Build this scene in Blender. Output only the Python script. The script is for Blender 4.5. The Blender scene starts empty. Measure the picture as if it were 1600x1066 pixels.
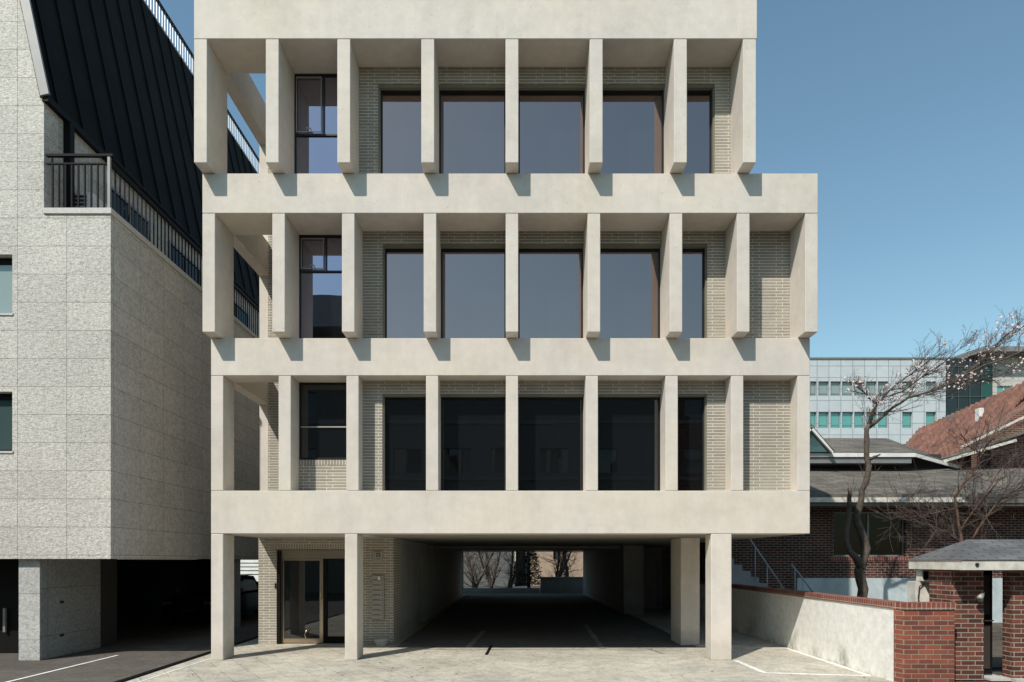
import bpy, bmesh, math, random
from mathutils import Vector, Matrix
random.seed(7)
scn = bpy.context.scene
R = math.radians

# ------------------------------------------------------------------ camera
EYE = 1.96; DIST = 13.333; F = 1067.0
cd = bpy.data.cameras.new('camera'); cam = bpy.data.objects.new('camera', cd)
scn.collection.objects.link(cam); scn.camera = cam
cam.location = (0, -DIST, EYE); cam.rotation_euler = (R(90), 0, 0)
cd.sensor_width = 36; cd.lens = 24.0; cd.shift_y = 0.2137; cd.shift_x = 0.0
cd.clip_start = 0.1; cd.clip_end = 3000

# ------------------------------------------------------------------ sky and sun
L = Vector((0.70, 1.0, -1.31)).normalized()          # direction the light travels
S_ = -L
ELEV = math.asin(S_.z)
w = bpy.data.worlds.new('World'); scn.world = w; w.use_nodes = True
nt = w.node_tree; bg = nt.nodes['Background']
sky = nt.nodes.new('ShaderNodeTexSky'); sky.sky_type = 'NISHITA'; sky.sun_disc = False
sky.sun_elevation = ELEV; sky.sun_rotation = math.atan2(S_.x, S_.y)
sky.altitude = 0; sky.air_density = 1.25; sky.dust_density = 0.6; sky.ozone_density = 0.5
hue = nt.nodes.new('ShaderNodeMixRGB'); hue.blend_type = 'MULTIPLY'; hue.inputs[0].default_value = 1; hue.inputs[2].default_value = (0.885, 1.045, 0.99, 1)
nt.links.new(sky.outputs[0], hue.inputs[1]); nt.links.new(hue.outputs[0], bg.inputs[0]); bg.inputs[1].default_value = 0.12
sd = bpy.data.lights.new('sun', 'SUN'); sun = bpy.data.objects.new('sun', sd)
scn.collection.objects.link(sun); sd.energy = 3.9; sd.angle = R(0.5); sd.color = (1.0, 0.945, 0.86)
sun.rotation_euler = L.to_track_quat('-Z', 'Y').to_euler(); sun.location = (-10, -15, 30)
scn.view_settings.view_transform = 'Standard'; scn.view_settings.look = 'None'
scn.view_settings.exposure = 0.2; scn.view_settings.gamma = 1
scn.render.engine = 'CYCLES'
try:
    scn.cycles.max_bounces = 8; scn.cycles.diffuse_bounces = 5
except Exception: pass

# ------------------------------------------------------------------ helpers
def P(px, py, Y):                                    # photo pixel at depth Y -> world point
    s = F / (DIST + Y)
    return Vector(((px - 800) / s, Y, EYE + (875 - py) / s))

class MB:
    def __init__(self): self.bm = bmesh.new(); self.mi = 0
    def box(self, x0, x1, y0, y1, z0, z1, bevel=0):
        bm = self.bm
        v = [bm.verts.new(p) for p in ((x0,y0,z0),(x1,y0,z0),(x1,y1,z0),(x0,y1,z0),(x0,y0,z1),(x1,y0,z1),(x1,y1,z1),(x0,y1,z1))]
        fs = [bm.faces.new([v[i] for i in f]) for f in ((0,3,2,1),(4,5,6,7),(0,1,5,4),(1,2,6,5),(2,3,7,6),(3,0,4,7))]
        for f in fs: f.material_index = self.mi
        if bevel:
            es = set(e for f in fs for e in f.edges)
            r = bmesh.ops.bevel(bm, geom=list(es), offset=bevel, segments=1, affect='EDGES', profile=0.5)
            for f in r['faces']: f.material_index = self.mi
        return self
    def prism(self, pts, axis, a, b):                # closed outline extruded along an axis
        bm = self.bm
        def mk(p, t):
            if axis == 'y': return (p[0], t, p[1])
            if axis == 'x': return (t, p[0], p[1])
            return (p[0], p[1], t)
        A = [bm.verts.new(mk(p, a)) for p in pts]; B = [bm.verts.new(mk(p, b)) for p in pts]
        n = len(pts); fs = [bm.faces.new(A), bm.faces.new(B[::-1])]
        for i in range(n):
            fs.append(bm.faces.new((A[i], B[i], B[(i+1) % n], A[(i+1) % n])))
        for f in fs: f.material_index = self.mi
        bmesh.ops.recalc_face_normals(bm, faces=fs)
        return self
    def tube(self, pts, radii, n=6, cap=True):
        bm = self.bm; pts = [Vector(p) for p in pts]
        if not isinstance(radii, (list, tuple)): radii = [radii] * len(pts)
        rings = []; prev = None
        for i, p in enumerate(pts):
            d = (pts[min(i+1, len(pts)-1)] - pts[max(i-1, 0)])
            if d.length < 1e-9: d = Vector((0, 0, 1))
            d.normalize()
            if prev is None:
                u = d.cross(Vector((0, 0, 1)))
                if u.length < 0.1: u = d.cross(Vector((1, 0, 0)))
            else: u = prev - d * prev.dot(d)
            u.normalize(); prev = u; v = d.cross(u)
            rings.append([bm.verts.new(p + (u * math.cos(2*math.pi*k/n) + v * math.sin(2*math.pi*k/n)) * radii[i]) for k in range(n)])
        fs = []
        for a, b in zip(rings, rings[1:]):
            for k in range(n):
                fs.append(bm.faces.new((a[k], a[(k+1) % n], b[(k+1) % n], b[k])))
        if cap:
            fs.append(bm.faces.new(rings[0][::-1])); fs.append(bm.faces.new(rings[-1]))
        for f in fs: f.material_index = self.mi; f.smooth = n > 5
        return self
    def bar(self, a, b, w, h=None):                  # rectangular bar between two points
        h = h or w; a = Vector(a); b = Vector(b); d = (b - a).normalized()
        u = d.cross(Vector((0, 0, 1)))
        if u.length < 1e-3: u = Vector((1, 0, 0))
        u.normalize(); v = d.cross(u).normalized(); bm = self.bm; q = []
        for p in (a, b):
            for s, t in ((-1,-1),(1,-1),(1,1),(-1,1)): q.append(bm.verts.new(p + u*s*w/2 + v*t*h/2))
        fs = [bm.faces.new([q[i] for i in f]) for f in ((0,1,2,3),(7,6,5,4),(0,4,5,1),(1,5,6,2),(2,6,7,3),(3,7,4,0))]
        for f in fs: f.material_index = self.mi
        bmesh.ops.recalc_face_normals(bm, faces=fs)
        return self
    def quad(self, pts, th=0):
        bm = self.bm; pts = [Vector(p) for p in pts]
        if not th:
            f = bm.faces.new([bm.verts.new(p) for p in pts]); f.material_index = self.mi; return self
        n = (pts[1]-pts[0]).cross(pts[2]-pts[0]).normalized()
        A = [bm.verts.new(p) for p in pts]; B = [bm.verts.new(p - n*th) for p in pts]
        k = len(pts); fs = [bm.faces.new(A), bm.faces.new(B[::-1])]
        for i in range(k): fs.append(bm.faces.new((A[i], B[i], B[(i+1) % k], A[(i+1) % k])))
        for f in fs: f.material_index = self.mi
        bmesh.ops.recalc_face_normals(bm, faces=fs)
        return self
    def wall(self, u0, u1, z0, z1, t0, t1, holes, axis='x'):   # wall with real openings; axis = direction it runs along
        us = sorted(set([u0, u1] + [h[0] for h in holes] + [h[1] for h in holes])); us = [u for u in us if u0 <= u <= u1]
        zs = sorted(set([z0, z1] + [h[2] for h in holes] + [h[3] for h in holes])); zs = [z for z in zs if z0 <= z <= z1]
        nu, nz = len(us)-1, len(zs)-1
        def solid(i, j):
            if i < 0 or j < 0 or i >= nu or j >= nz: return False
            cu, cz = (us[i]+us[i+1])/2, (zs[j]+zs[j+1])/2
            return not any(h[0] < cu < h[1] and h[2] < cz < h[3] for h in holes)
        vc = {}
        def V(u, t, z):
            k = (round(u, 5), round(t, 5), round(z, 5))
            if k not in vc: vc[k] = self.bm.verts.new((u, t, z) if axis == 'x' else (t, u, z))
            return vc[k]
        fs = []
        def face(*vs):
            f = self.bm.faces.new(vs); f.material_index = self.mi; fs.append(f)
        for i in range(nu):
            for j in range(nz):
                if not solid(i, j): continue
                a, b, c, d = us[i], us[i+1], zs[j], zs[j+1]
                face(V(a,t0,c), V(b,t0,c), V(b,t0,d), V(a,t0,d)); face(V(a,t1,c), V(a,t1,d), V(b,t1,d), V(b,t1,c))
                if not solid(i-1, j): face(V(a,t0,c), V(a,t0,d), V(a,t1,d), V(a,t1,c))
                if not solid(i+1, j): face(V(b,t0,c), V(b,t1,c), V(b,t1,d), V(b,t0,d))
                if not solid(i, j-1): face(V(a,t0,c), V(a,t1,c), V(b,t1,c), V(b,t0,c))
                if not solid(i, j+1): face(V(a,t0,d), V(b,t0,d), V(b,t1,d), V(a,t1,d))
        bmesh.ops.recalc_face_normals(self.bm, faces=fs)
        return self
    def lathe(self, c, prof, n=12, axis='z'):
        bm = self.bm; rings = []
        for r, h in prof:
            ring = []
            for k in range(n):
                a = 2*math.pi*k/n; p = (r*math.cos(a), r*math.sin(a), h)
                if axis == 'x': p = (h, p[0], p[1])
                if axis == 'y': p = (p[0], h, p[1])
                ring.append(bm.verts.new(Vector(c) + Vector(p)))
            rings.append(ring)
        fs = []
        for a, b in zip(rings, rings[1:]):
            for k in range(n): fs.append(bm.faces.new((a[k], a[(k+1) % n], b[(k+1) % n], b[k])))
        fs.append(bm.faces.new(rings[0][::-1])); fs.append(bm.faces.new(rings[-1]))
        for f in fs: f.material_index = self.mi
        bmesh.ops.recalc_face_normals(bm, faces=fs)
        return self

WL = {}                                              # world location of each built object
def obj(name, mb, mat, parent=None, origin=None):
    bm = mb.bm
    if parent is not None: o0 = WL[parent.name]
    elif origin is not None: o0 = Vector(origin)
    else:
        xs = [v.co.x for v in bm.verts]; ys = [v.co.y for v in bm.verts]; zs = [v.co.z for v in bm.verts]
        o0 = Vector(((min(xs)+max(xs))/2, (min(ys)+max(ys))/2, min(zs)))
    bmesh.ops.translate(bm, verts=bm.verts, vec=-o0)
    me = bpy.data.meshes.new(name); bm.to_mesh(me); bm.free()
    o = bpy.data.objects.new(name, me); scn.collection.objects.link(o)
    for m in (mat if isinstance(mat, (list, tuple)) else [mat]): me.materials.append(m)
    if parent is not None: o.parent = parent; WL[o.name] = o0
    else: o.location = o0; WL[o.name] = o0
    return o
def tag(o, label=None, cat=None, group=None, kind=None):
    if label: o['label'] = label
    if cat: o['category'] = cat
    if group: o['group'] = group
    if kind: o['kind'] = kind
    return o
def thing(name, label, cat, loc, group=None):
    o = bpy.data.objects.new(name, None); scn.collection.objects.link(o); o.location = loc
    o.empty_display_size = 0.3; WL[o.name] = Vector(loc)
    return tag(o, label, cat, group)

# ------------------------------------------------------------------ materials
def newmat(name):
    m = bpy.data.materials.new(name); m.use_nodes = True
    t = m.node_tree; return m, t, t.nodes, t.links, t.nodes['Principled BSDF']
def N(n, kind, **kw):
    x = n.new(kind)
    for k, v in kw.items(): setattr(x, k, v)
    return x
def pos(n): return n.new('ShaderNodeNewGeometry').outputs['Position']
def noise(n, l, vec, scale, detail=4, rough=0.55, sc=None):
    if sc is not None:
        mp = n.new('ShaderNodeMapping'); mp.inputs['Scale'].default_value = sc; l.new(vec, mp.inputs[0]); vec = mp.outputs[0]
    t = n.new('ShaderNodeTexNoise'); t.inputs['Scale'].default_value = scale; t.inputs['Detail'].default_value = detail
    t.inputs['Roughness'].default_value = rough; l.new(vec, t.inputs['Vector']); return t.outputs['Fac']
def ramp(n, l, fac, stops):
    r = n.new('ShaderNodeValToRGB'); l.new(fac, r.inputs[0]); e = r.color_ramp.elements
    while len(e) < len(stops): e.new(0.5)
    for k, (p, c) in enumerate(stops):
        e[k].position = p; e[k].color = (c, c, c, 1) if isinstance(c, (int, float)) else (*c, 1)
    return r.outputs[0]
def mul(n, l, a, b, fac=1.0):
    x = n.new('ShaderNodeMixRGB'); x.blend_type = 'MULTIPLY'; x.inputs[0].default_value = fac
    l.new(a, x.inputs[1]); l.new(b, x.inputs[2]); return x.outputs[0]
def mix(n, l, f, a, b):
    x = n.new('ShaderNodeMixRGB')
    if isinstance(f, (int, float)): x.inputs[0].default_value = f
    else: l.new(f, x.inputs[0])
    for s, i in ((a, 1), (b, 2)):
        if isinstance(s, tuple): x.inputs[i].default_value = (*s, 1)
        else: l.new(s, x.inputs[i])
    return x.outputs[0]
def bump(n, l, h, b, strength=0.3, dist=0.01, prev=None):
    x = n.new('ShaderNodeBump'); x.inputs['Strength'].default_value = strength; x.inputs['Distance'].default_value = dist
    l.new(h, x.inputs['Height'])
    if prev is not None: l.new(prev, x.inputs['Normal'])
    l.new(x.outputs[0], b.inputs['Normal']); return x.outputs[0]
def wallvec(n, l, swap=False, ox=0.0, oz=0.0):       # (x+y, z) : works on every axis-aligned wall
    s = n.new('ShaderNodeSeparateXYZ'); l.new(pos(n), s.inputs[0])
    a = N(n, 'ShaderNodeMath', operation='ADD'); l.new(s.outputs[0], a.inputs[0]); l.new(s.outputs[1], a.inputs[1])
    a2 = N(n, 'ShaderNodeMath', operation='ADD'); l.new(a.outputs[0], a2.inputs[0]); a2.inputs[1].default_value = ox + 60
    z2 = N(n, 'ShaderNodeMath', operation='ADD'); l.new(s.outputs[2], z2.inputs[0]); z2.inputs[1].default_value = oz + 5
    c = n.new('ShaderNodeCombineXYZ')
    l.new(a2.outputs[0], c.inputs[1 if swap else 0]); l.new(z2.outputs[0], c.inputs[0 if swap else 1])
    return c.outputs[0]
def plain(name, col, rough=0.6, metal=0.0, var=0.12, scale=3.0, bmp=0.0, bscale=60, spec=0.35):
    m, t, n, l, b = newmat(name)
    f = ramp(n, l, noise(n, l, pos(n), scale, 5), [(0.3, 1-var), (0.7, 1+var*0.4)])
    l.new(mul(n, l, mix(n, l, 0.0, col, col), f), b.inputs['Base Color'])
    b.inputs['Roughness'].default_value = rough; b.inputs['Metallic'].default_value = metal
    b.inputs['Specular IOR Level'].default_value = spec
    if bmp: bump(n, l, noise(n, l, pos(n), bscale, 3), b, bmp, 0.01)
    return m
def concrete(name, col, stain=0.12):
    m, t, n, l, b = newmat(name); p = pos(n)
    big = ramp(n, l, noise(n, l, p, 0.75, 7, 0.68), [(0.30, 1-stain*1.15), (0.50, 0.99), (0.70, 1.06)])
    mid = ramp(n, l, noise(n, l, p, 5.5, 6, 0.65), [(0.30, 0.93), (0.7, 1.03)])
    streak = ramp(n, l, noise(n, l, p, 1.0, 5, 0.6, (4, 4, 0.5)), [(0.35, 0.95), (0.6, 1.0)])
    horiz = ramp(n, l, noise(n, l, p, 1.0, 3, 0.5, (0.9, 0.9, 5)), [(0.4, 0.98), (0.6, 1.0)])
    fine = ramp(n, l, noise(n, l, p, 70, 2), [(0.3, 0.96), (0.7, 1.02)])
    warm = mix(n, l, ramp(n, l, noise(n, l, p, 0.5, 3), [(0.35, 0.0), (0.65, 1.0)]), col, (col[0]*0.985, col[1]*0.995, col[2]*1.06))
    c = mul(n, l, mul(n, l, mul(n, l, mul(n, l, mul(n, l, warm, big), mid), streak), horiz), fine)
    sz = n.new('ShaderNodeSeparateXYZ'); l.new(p, sz.inputs[0])
    gr = N(n, 'ShaderNodeMath', operation='MULTIPLY_ADD'); l.new(noise(n, l, p, 7, 6, .7), gr.inputs[0]); gr.inputs[1].default_value = -0.55; l.new(sz.outputs[2], gr.inputs[2])
    c = mul(n, l, c, ramp(n, l, gr.outputs[0], [(0.0, 0.88), (0.14, 1.0)]))  # darker foot: grime, with contact shade painted in
    pits = ramp(n, l, noise(n, l, p, 24, 2, .5), [(0.24, 0.72), (0.29, 1.0)])
    c = mul(n, l, c, pits)
    l.new(c, b.inputs['Base Color']); b.inputs['Roughness'].default_value = 0.82
    b.inputs['Specular IOR Level'].default_value = 0.3
    bump(n, l, noise(n, l, p, 28, 6, 0.65), b, 0.25, 0.006)
    return m
def brick(name, c1, c2, mortar, bw, rh, ms, offset=0.5, rough=0.85, swap=False, oz=0.0, ox=0.0, dirt=0.25, bias=0.0, bmp=0.8):
    m, t, n, l, b = newmat(name); v = wallvec(n, l, swap, ox, oz)
    br = n.new('ShaderNodeTexBrick'); l.new(v, br.inputs['Vector']); br.offset = offset; br.offset_frequency = 2
    br.inputs['Scale'].default_value = 1; br.inputs['Brick Width'].default_value = bw; br.inputs['Row Height'].default_value = rh
    br.inputs['Mortar Size'].default_value = ms; br.inputs['Mortar Smooth'].default_value = 0.25; br.inputs['Bias'].default_value = bias
    br.inputs['Color1'].default_value = (*c1, 1); br.inputs['Color2'].default_value = (*c2, 1); br.inputs['Mortar'].default_value = (*mortar, 1)
    f = ramp(n, l, noise(n, l, pos(n), 1.6, 8, 0.72), [(0.3, 1-dirt), (0.7, 1.10)])
    g = ramp(n, l, noise(n, l, pos(n), 45, 3), [(0.3, 0.86), (0.7, 1.08)])
    l.new(mul(n, l, mul(n, l, br.outputs['Color'], f), g), b.inputs['Base Color']); b.inputs['Roughness'].default_value = rough
    b.inputs['Specular IOR Level'].default_value = 0.25
    inv = N(n, 'ShaderNodeMath', operation='SUBTRACT'); inv.inputs[0].default_value = 1; l.new(br.outputs['Fac'], inv.inputs[1])
    nb = bump(n, l, inv.outputs[0], b, bmp, 0.012)
    bump(n, l, noise(n, l, pos(n), 60, 4), b, 0.25, 0.005, nb)
    return m
def granite(name, base, joints=True, w_=0.95, h_=0.5425, ox=0.0, oz=0.0, chisel=1.0):
    m, t, n, l, b = newmat(name); p = pos(n)
    sp = ramp(n, l, noise(n, l, p, 38, 4, 0.75), [(0.34, 0.52), (0.46, 0.96), (0.60, 1.10)])
    st = ramp(n, l, noise(n, l, p, 1.0, 4, 0.65, (14, 14, 14)), [(0.35, 0.80), (0.6, 1.08)])
    big = ramp(n, l, noise(n, l, p, 0.7, 3), [(0.3, 0.92), (0.7, 1.04)])
    c = mul(n, l, mul(n, l, mul(n, l, mix(n, l, 0.0, base, base), sp), st), big)
    b.inputs['Roughness'].default_value = 0.75
    hb = None
    # chiselled diagonal tooth marks
    mp = n.new('ShaderNodeMapping'); mp.inputs['Rotation'].default_value = (0, R(35), 0); mp.inputs['Scale'].default_value = (16, 24, 34); l.new(p, mp.inputs[0])
    ch = noise(n, l, mp.outputs[0], 1.0, 3, 0.6)
    if joints:
        br = n.new('ShaderNodeTexBrick'); l.new(wallvec(n, l, False, ox, oz), br.inputs['Vector']); br.offset = 0
        br.inputs['Scale'].default_value = 1; br.inputs['Brick Width'].default_value = w_; br.inputs['Row Height'].default_value = h_
        br.inputs['Mortar Size'].default_value = 0.006; br.inputs['Mortar Smooth'].default_value = 0.2
        br.inputs['Color1'].default_value = (1, 1, 1, 1); br.inputs['Color2'].default_value = (0.88, 0.88, 0.89, 1); br.inputs['Mortar'].default_value = (0.42, 0.42, 0.40, 1)
        c = mul(n, l, c, br.outputs['Color'])
    l.new(c, b.inputs['Base Color'])
    nb = bump(n, l, ch, b, 0.45*chisel, 0.03)
    bump(n, l, noise(n, l, p, 80, 3), b, 0.3, 0.006, nb)
    return m
def glass(name, tint, refl, body=(0.006, 0.007, 0.008), rough=0.0):   # coated facade glass: mirror-like over a dark room
    m, t, n, l, b = newmat(name)
    n.remove(b); out = n['Material Output']
    g = n.new('ShaderNodeBsdfGlossy'); g.inputs['Color'].default_value = (*tint, 1); g.inputs['Roughness'].default_value = rough
    wv = n.new('ShaderNodeBump'); wv.inputs['Strength'].default_value = 0.012; wv.inputs['Distance'].default_value = 0.05
    l.new(noise(n, l, pos(n), 1.3, 2), wv.inputs['Height']); l.new(wv.outputs[0], g.inputs['Normal'])
    d = n.new('ShaderNodeBsdfDiffuse'); d.inputs['Color'].default_value = (*body, 1)
    fr = n.new('ShaderNodeFresnel'); fr.inputs['IOR'].default_value = 1.5
    a = N(n, 'ShaderNodeMath', operation='ADD'); l.new(fr.outputs[0], a.inputs[0]); a.inputs[1].default_value = refl; a.use_clamp = True
    mx = n.new('ShaderNodeMixShader'); l.new(a.outputs[0], mx.inputs[0]); l.new(d.outputs[0], mx.inputs[1]); l.new(g.outputs[0], mx.inputs[2])
    l.new(mx.outputs[0], out.inputs[0]); return m
def clear(name, tint=(0.8, 0.85, 0.83), refl=0.05):
    m, t, n, l, b = newmat(name); n.remove(b); out = n['Material Output']
    g = n.new('ShaderNodeBsdfGlossy'); g.inputs['Roughness'].default_value = 0.0
    d = n.new('ShaderNodeBsdfTransparent'); d.inputs['Color'].default_value = (*tint, 1)
    fr = n.new('ShaderNodeFresnel'); fr.inputs['IOR'].default_value = 1.5
    a = N(n, 'ShaderNodeMath', operation='ADD'); l.new(fr.outputs[0], a.inputs[0]); a.inputs[1].default_value = refl; a.use_clamp = True
    mx = n.new('ShaderNodeMixShader'); l.new(a.outputs[0], mx.inputs[0]); l.new(d.outputs[0], mx.inputs[1]); l.new(g.outputs[0], mx.inputs[2])
    l.new(mx.outputs[0], out.inputs[0]); return m

HOUSEB = brick('bungalow_brick', (0.125, 0.045, 0.035), (0.06, 0.026, 0.023), (0.38, 0.33, 0.27), 0.23, 0.076, 0.008, 0.5, dirt=0.4)  # dark brick deepened, eave shade put into its colour
CON = concrete('cast_concrete', (0.675, 0.613, 0.522))
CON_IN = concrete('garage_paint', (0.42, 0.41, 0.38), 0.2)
RBRICK = brick('roman_brick', (0.30, 0.272, 0.225), (0.365, 0.335, 0.28), (0.67, 0.625, 0.535), 0.47, 0.0606, 0.0092, 0.27, dirt=0.15, bmp=1.0)
RSOLD = brick('roman_brick_soldier', (0.30, 0.272, 0.225), (0.34, 0.31, 0.26), (0.67, 0.625, 0.535), 0.40, 0.06, 0.0085, 0.0, swap=True, dirt=0.15, oz=0.19)
REDB = brick('red_brick', (0.32, 0.095, 0.06), (0.17, 0.055, 0.042), (0.30, 0.27, 0.20), 0.23, 0.076, 0.0075, 0.5, dirt=0.3)
DARKB = brick('dark_red_brick', (0.27, 0.09, 0.06), (0.085, 0.038, 0.032), (0.42, 0.37, 0.29), 0.23, 0.076, 0.008, 0.5, dirt=0.35)
COPB = brick('coping_brick', (0.32, 0.085, 0.055), (0.20, 0.06, 0.045), (0.38, 0.34, 0.28), 0.30, 0.076, 0.008, 0.0, swap=True, dirt=0.3, oz=0.1)
GRAN = granite('granite_cladding', (0.60, 0.57, 0.51), ox=0.05-0.0, oz=0.0, chisel=1.0)
GRAN2 = granite('granite_pier', (0.50, 0.49, 0.465), True, 2.0, 0.9, 0, 0, 0.4)
GRAN3 = granite('polished_granite', (0.30, 0.30, 0.29), True, 3.0, 0.95, 0, 0.25, 0.1)
COPING = plain('granite_coping', (0.55, 0.53, 0.49), 0.6, var=0.15, scale=20)
ROOFM = plain('dark_zinc', (0.0165, 0.016, 0.0145), 0.6, 0.0, 0.25, 1.5, spec=0.03)
FLASH = plain('grey_flashing', (0.24, 0.24, 0.235), 0.45, 0.2, 0.12)
BLACKM = plain('black_steel', (0.010, 0.010, 0.010), 0.55, 0.0, 0.2, spec=0.1)
RAILW = plain('galvanised_rail', (0.40, 0.43, 0.46), 0.4, 0.3, 0.1)
BRONZE = plain('bronze_lining', (0.20, 0.19, 0.145), 0.6)
FRAME = plain('window_frame', (0.014, 0.014, 0.015), 0.4, 0.0, 0.2)
GLASS = glass('coated_glass', (1.0, 0.80, 0.755), 0.25)
GLASS2 = glass('dark_glass', (0.85, 0.86, 0.86), 0.07)
GLASS3 = glass('stair_glass', (0.80, 0.79, 1.0), 0.34)
GLASSB = glass('black_glass', (0.6, 0.6, 0.6), -0.02, (0.004, 0.004, 0.004))
GLASSD = clear('clear_glass', (0.55, 0.55, 0.53), 0.08)
TEAL = glass('teal_glass', (0.55, 0.85, 0.82), 0.12, (0.10, 0.30, 0.27))
TEALD = glass('dark_teal_glass', (0.6, 0.75, 0.75), 0.06, (0.05, 0.085, 0.085))
BLIND = glass('blind_behind_glass', (0.7, 0.8, 0.8), 0.06, (0.24, 0.30, 0.29))
STEEL = plain('stainless_steel', (0.60, 0.49, 0.37), 0.28, 1.0, 0.1)  # warm tint paints in the orange light the steel reflects
WHITEP = plain('white_paint', (0.74, 0.73, 0.69), 0.6, var=0.15)
CREAM = plain('cream_fascia', (0.66, 0.63, 0.56), 0.6, var=0.3, scale=6)
PLATE = plain('grey_metal_plate', (0.40, 0.38, 0.34), 0.45, 0.3, 0.1)
INK = plain('black_ink', (0.02, 0.02, 0.02), 0.6)
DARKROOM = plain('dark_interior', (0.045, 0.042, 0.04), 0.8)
BARK = plain('bark', (0.12, 0.095, 0.075), 0.95, var=0.5, scale=14, bmp=0.9, bscale=40)
BARKR = plain('reddish_bark', (0.135, 0.08, 0.055), 0.95, var=0.5, scale=14, bmp=0.9, bscale=40)
TWIG = plain('twig', (0.11, 0.08, 0.068), 0.9, var=0.3)
PETAL = plain('petal', (0.80, 0.66, 0.63), 0.7, var=0.12, scale=8)
PINE = plain('evergreen_needles', (0.03, 0.045, 0.025), 0.9, var=0.4, scale=6)

# grounds
def ground_mat(name, c, joint=None, fade=False, dirt=0.3, tint=None, w_=0.9, h_=0.45, rot=0.0, jm=0.7, jit=0.0):
    m, t, n, l, b = newmat(name); p = pos(n)
    a = ramp(n, l, noise(n, l, p, 0.55, 6, 0.7), [(0.3, 1-dirt), (0.65, 1.08)])
    d = ramp(n, l, noise(n, l, p, 13, 10, 0.85), [(0.38, 1-dirt*1.1), (0.50, 1.0), (0.66, 1.12)])
    e = ramp(n, l, noise(n, l, p, 55, 3), [(0.3, 0.85), (0.7, 1.08)])
    k = mul(n, l, mul(n, l, mul(n, l, mix(n, l, 0.0, c, c), a), d), e)
    # darker weather stains with crisp outlines, as on old concrete
    s = ramp(n, l, noise(n, l, p, 3.6, 10, 0.78), [(0.50, 1.0), (0.545, 1.0-dirt*0.7), (0.62, 1.0-dirt*0.35), (0.66, 1.0)])
    k = mul(n, l, k, s)
    if joint:
        mp = n.new('ShaderNodeMapping'); mp.inputs['Rotation'].default_value = (0, 0, rot); l.new(p, mp.inputs[0])
        br = n.new('ShaderNodeTexBrick'); l.new(mp.outputs[0], br.inputs['Vector']); br.offset = 0.5
        br.inputs['Scale'].default_value = 1; br.inputs['Brick Width'].default_value = w_; br.inputs['Row Height'].default_value = h_
        br.inputs['Mortar Size'].default_value = 0.009; br.inputs['Mortar Smooth'].default_value = 0.3
        br.inputs['Color1'].default_value = (1, 1, 1, 1); br.inputs['Color2'].default_value = (0.86, 0.86, 0.85, 1); br.inputs['Mortar'].default_value = (jm, jm, jm, 1)
        jc = br.outputs['Color']
        if fade:     # the slabs give way to poured concrete towards the car park ramp
            sx = n.new('ShaderNodeSeparateXYZ'); l.new(p, sx.inputs[0])
            fx_ = N(n, 'ShaderNodeMath', operation='MULTIPLY_ADD'); l.new(sx.outputs[0], fx_.inputs[0]); fx_.inputs[1].default_value = 0.35; fx_.inputs[2].default_value = 0.75; fx_.use_clamp = True
            ms = N(n, 'ShaderNodeMath', operation='MAXIMUM'); l.new(fx_.outputs[0], ms.inputs[0]); l.new(ramp(n, l, noise(n, l, p, 1.1, 4), [(0.42, 0.1), (0.62, 0.9)]), ms.inputs[1])
            jc = mix(n, l, ms.outputs[0], jc, (0.96, 0.96, 0.95))
        k = mul(n, l, k, jc)
    l.new(k, b.inputs['Base Color']); b.inputs['Roughness'].default_value = 0.88
    b.inputs['Specular IOR Level'].default_value = 0.3
    bump(n, l, noise(n, l, p, 22, 8, 0.75), b, 0.5, 0.02)
    return m
ASPH = ground_mat('asphalt', (0.085, 0.082, 0.078), None, False, 0.25)
SIDE = ground_mat('side_lane_paving', (0.14, 0.125, 0.108), True, False, 0.3, w_=1.2, h_=0.6, jm=0.6)
FORE = ground_mat('forecourt_stone', (0.60, 0.555, 0.465), True, True, 0.31, w_=0.8, h_=0.42, rot=R(58), jm=0.42)
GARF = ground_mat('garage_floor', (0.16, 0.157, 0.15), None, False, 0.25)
LINE = ground_mat('road_paint', (0.88, 0.87, 0.82), None, False, 0.2)
SOIL = ground_mat('garden_soil', (0.14, 0.115, 0.085), None, False, 0.4)
LINE_SHADE = ground_mat('worn_shaded_road_paint', (0.40, 0.39, 0.36), None, False, 0.5)  # worn paint, darkened further for the parking lines lying in shade

# ------------------------------------------------------------------ ground
g = MB(); g.box(-400, 400, -400, 900, -0.5, -0.02)
tag(obj('ground', g, ASPH), kind='structure')
g = MB(); g.prism([(-6.12,-6.0),(6.15,-6.0),(6.15,25.4),(-6.9,25.4)], 'z', -0.012, 0.0)
tag(obj('forecourt', g, FORE), kind='structure')
g = MB(); g.prism([(-14,-6.0),(-6.20,-6.0),(-6.98,25.4),(-14,25.4)], 'z', -0.015, -0.004)
tag(obj('side_lane', g, SIDE), kind='structure')
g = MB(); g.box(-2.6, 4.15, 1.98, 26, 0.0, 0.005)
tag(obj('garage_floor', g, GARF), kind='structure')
g = MB(); g.prism([(-6.30,-6.0),(-6.19,-6.0),(-6.97,25.0),(-7.08,25.0)], 'z', -0.004, 0.004)
tag(obj('drain_channel', g, BLACKM), kind='structure')
g = MB(); g.prism([(-5.98,-3.2),(-5.95,-3.2),(-5.97,0.6),(-6.0,0.6)], 'z', 0.0, 0.006)
tag(obj('kerb_line', g, LINE), kind='structure')
g = MB(); g.box(4.16, 4.30, 2.1, 16, 0, 0.03); g.box(4.30, 6.14, 2.1, 20, 0.0, 0.015)
tag(obj('walkway', g, FORE), kind='structure')
g = MB(); g.box(6.36, 40, -1.0, 40, -0.02, 0.02)
tag(obj('garden_ground', g, SOIL), kind='structure')
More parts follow.
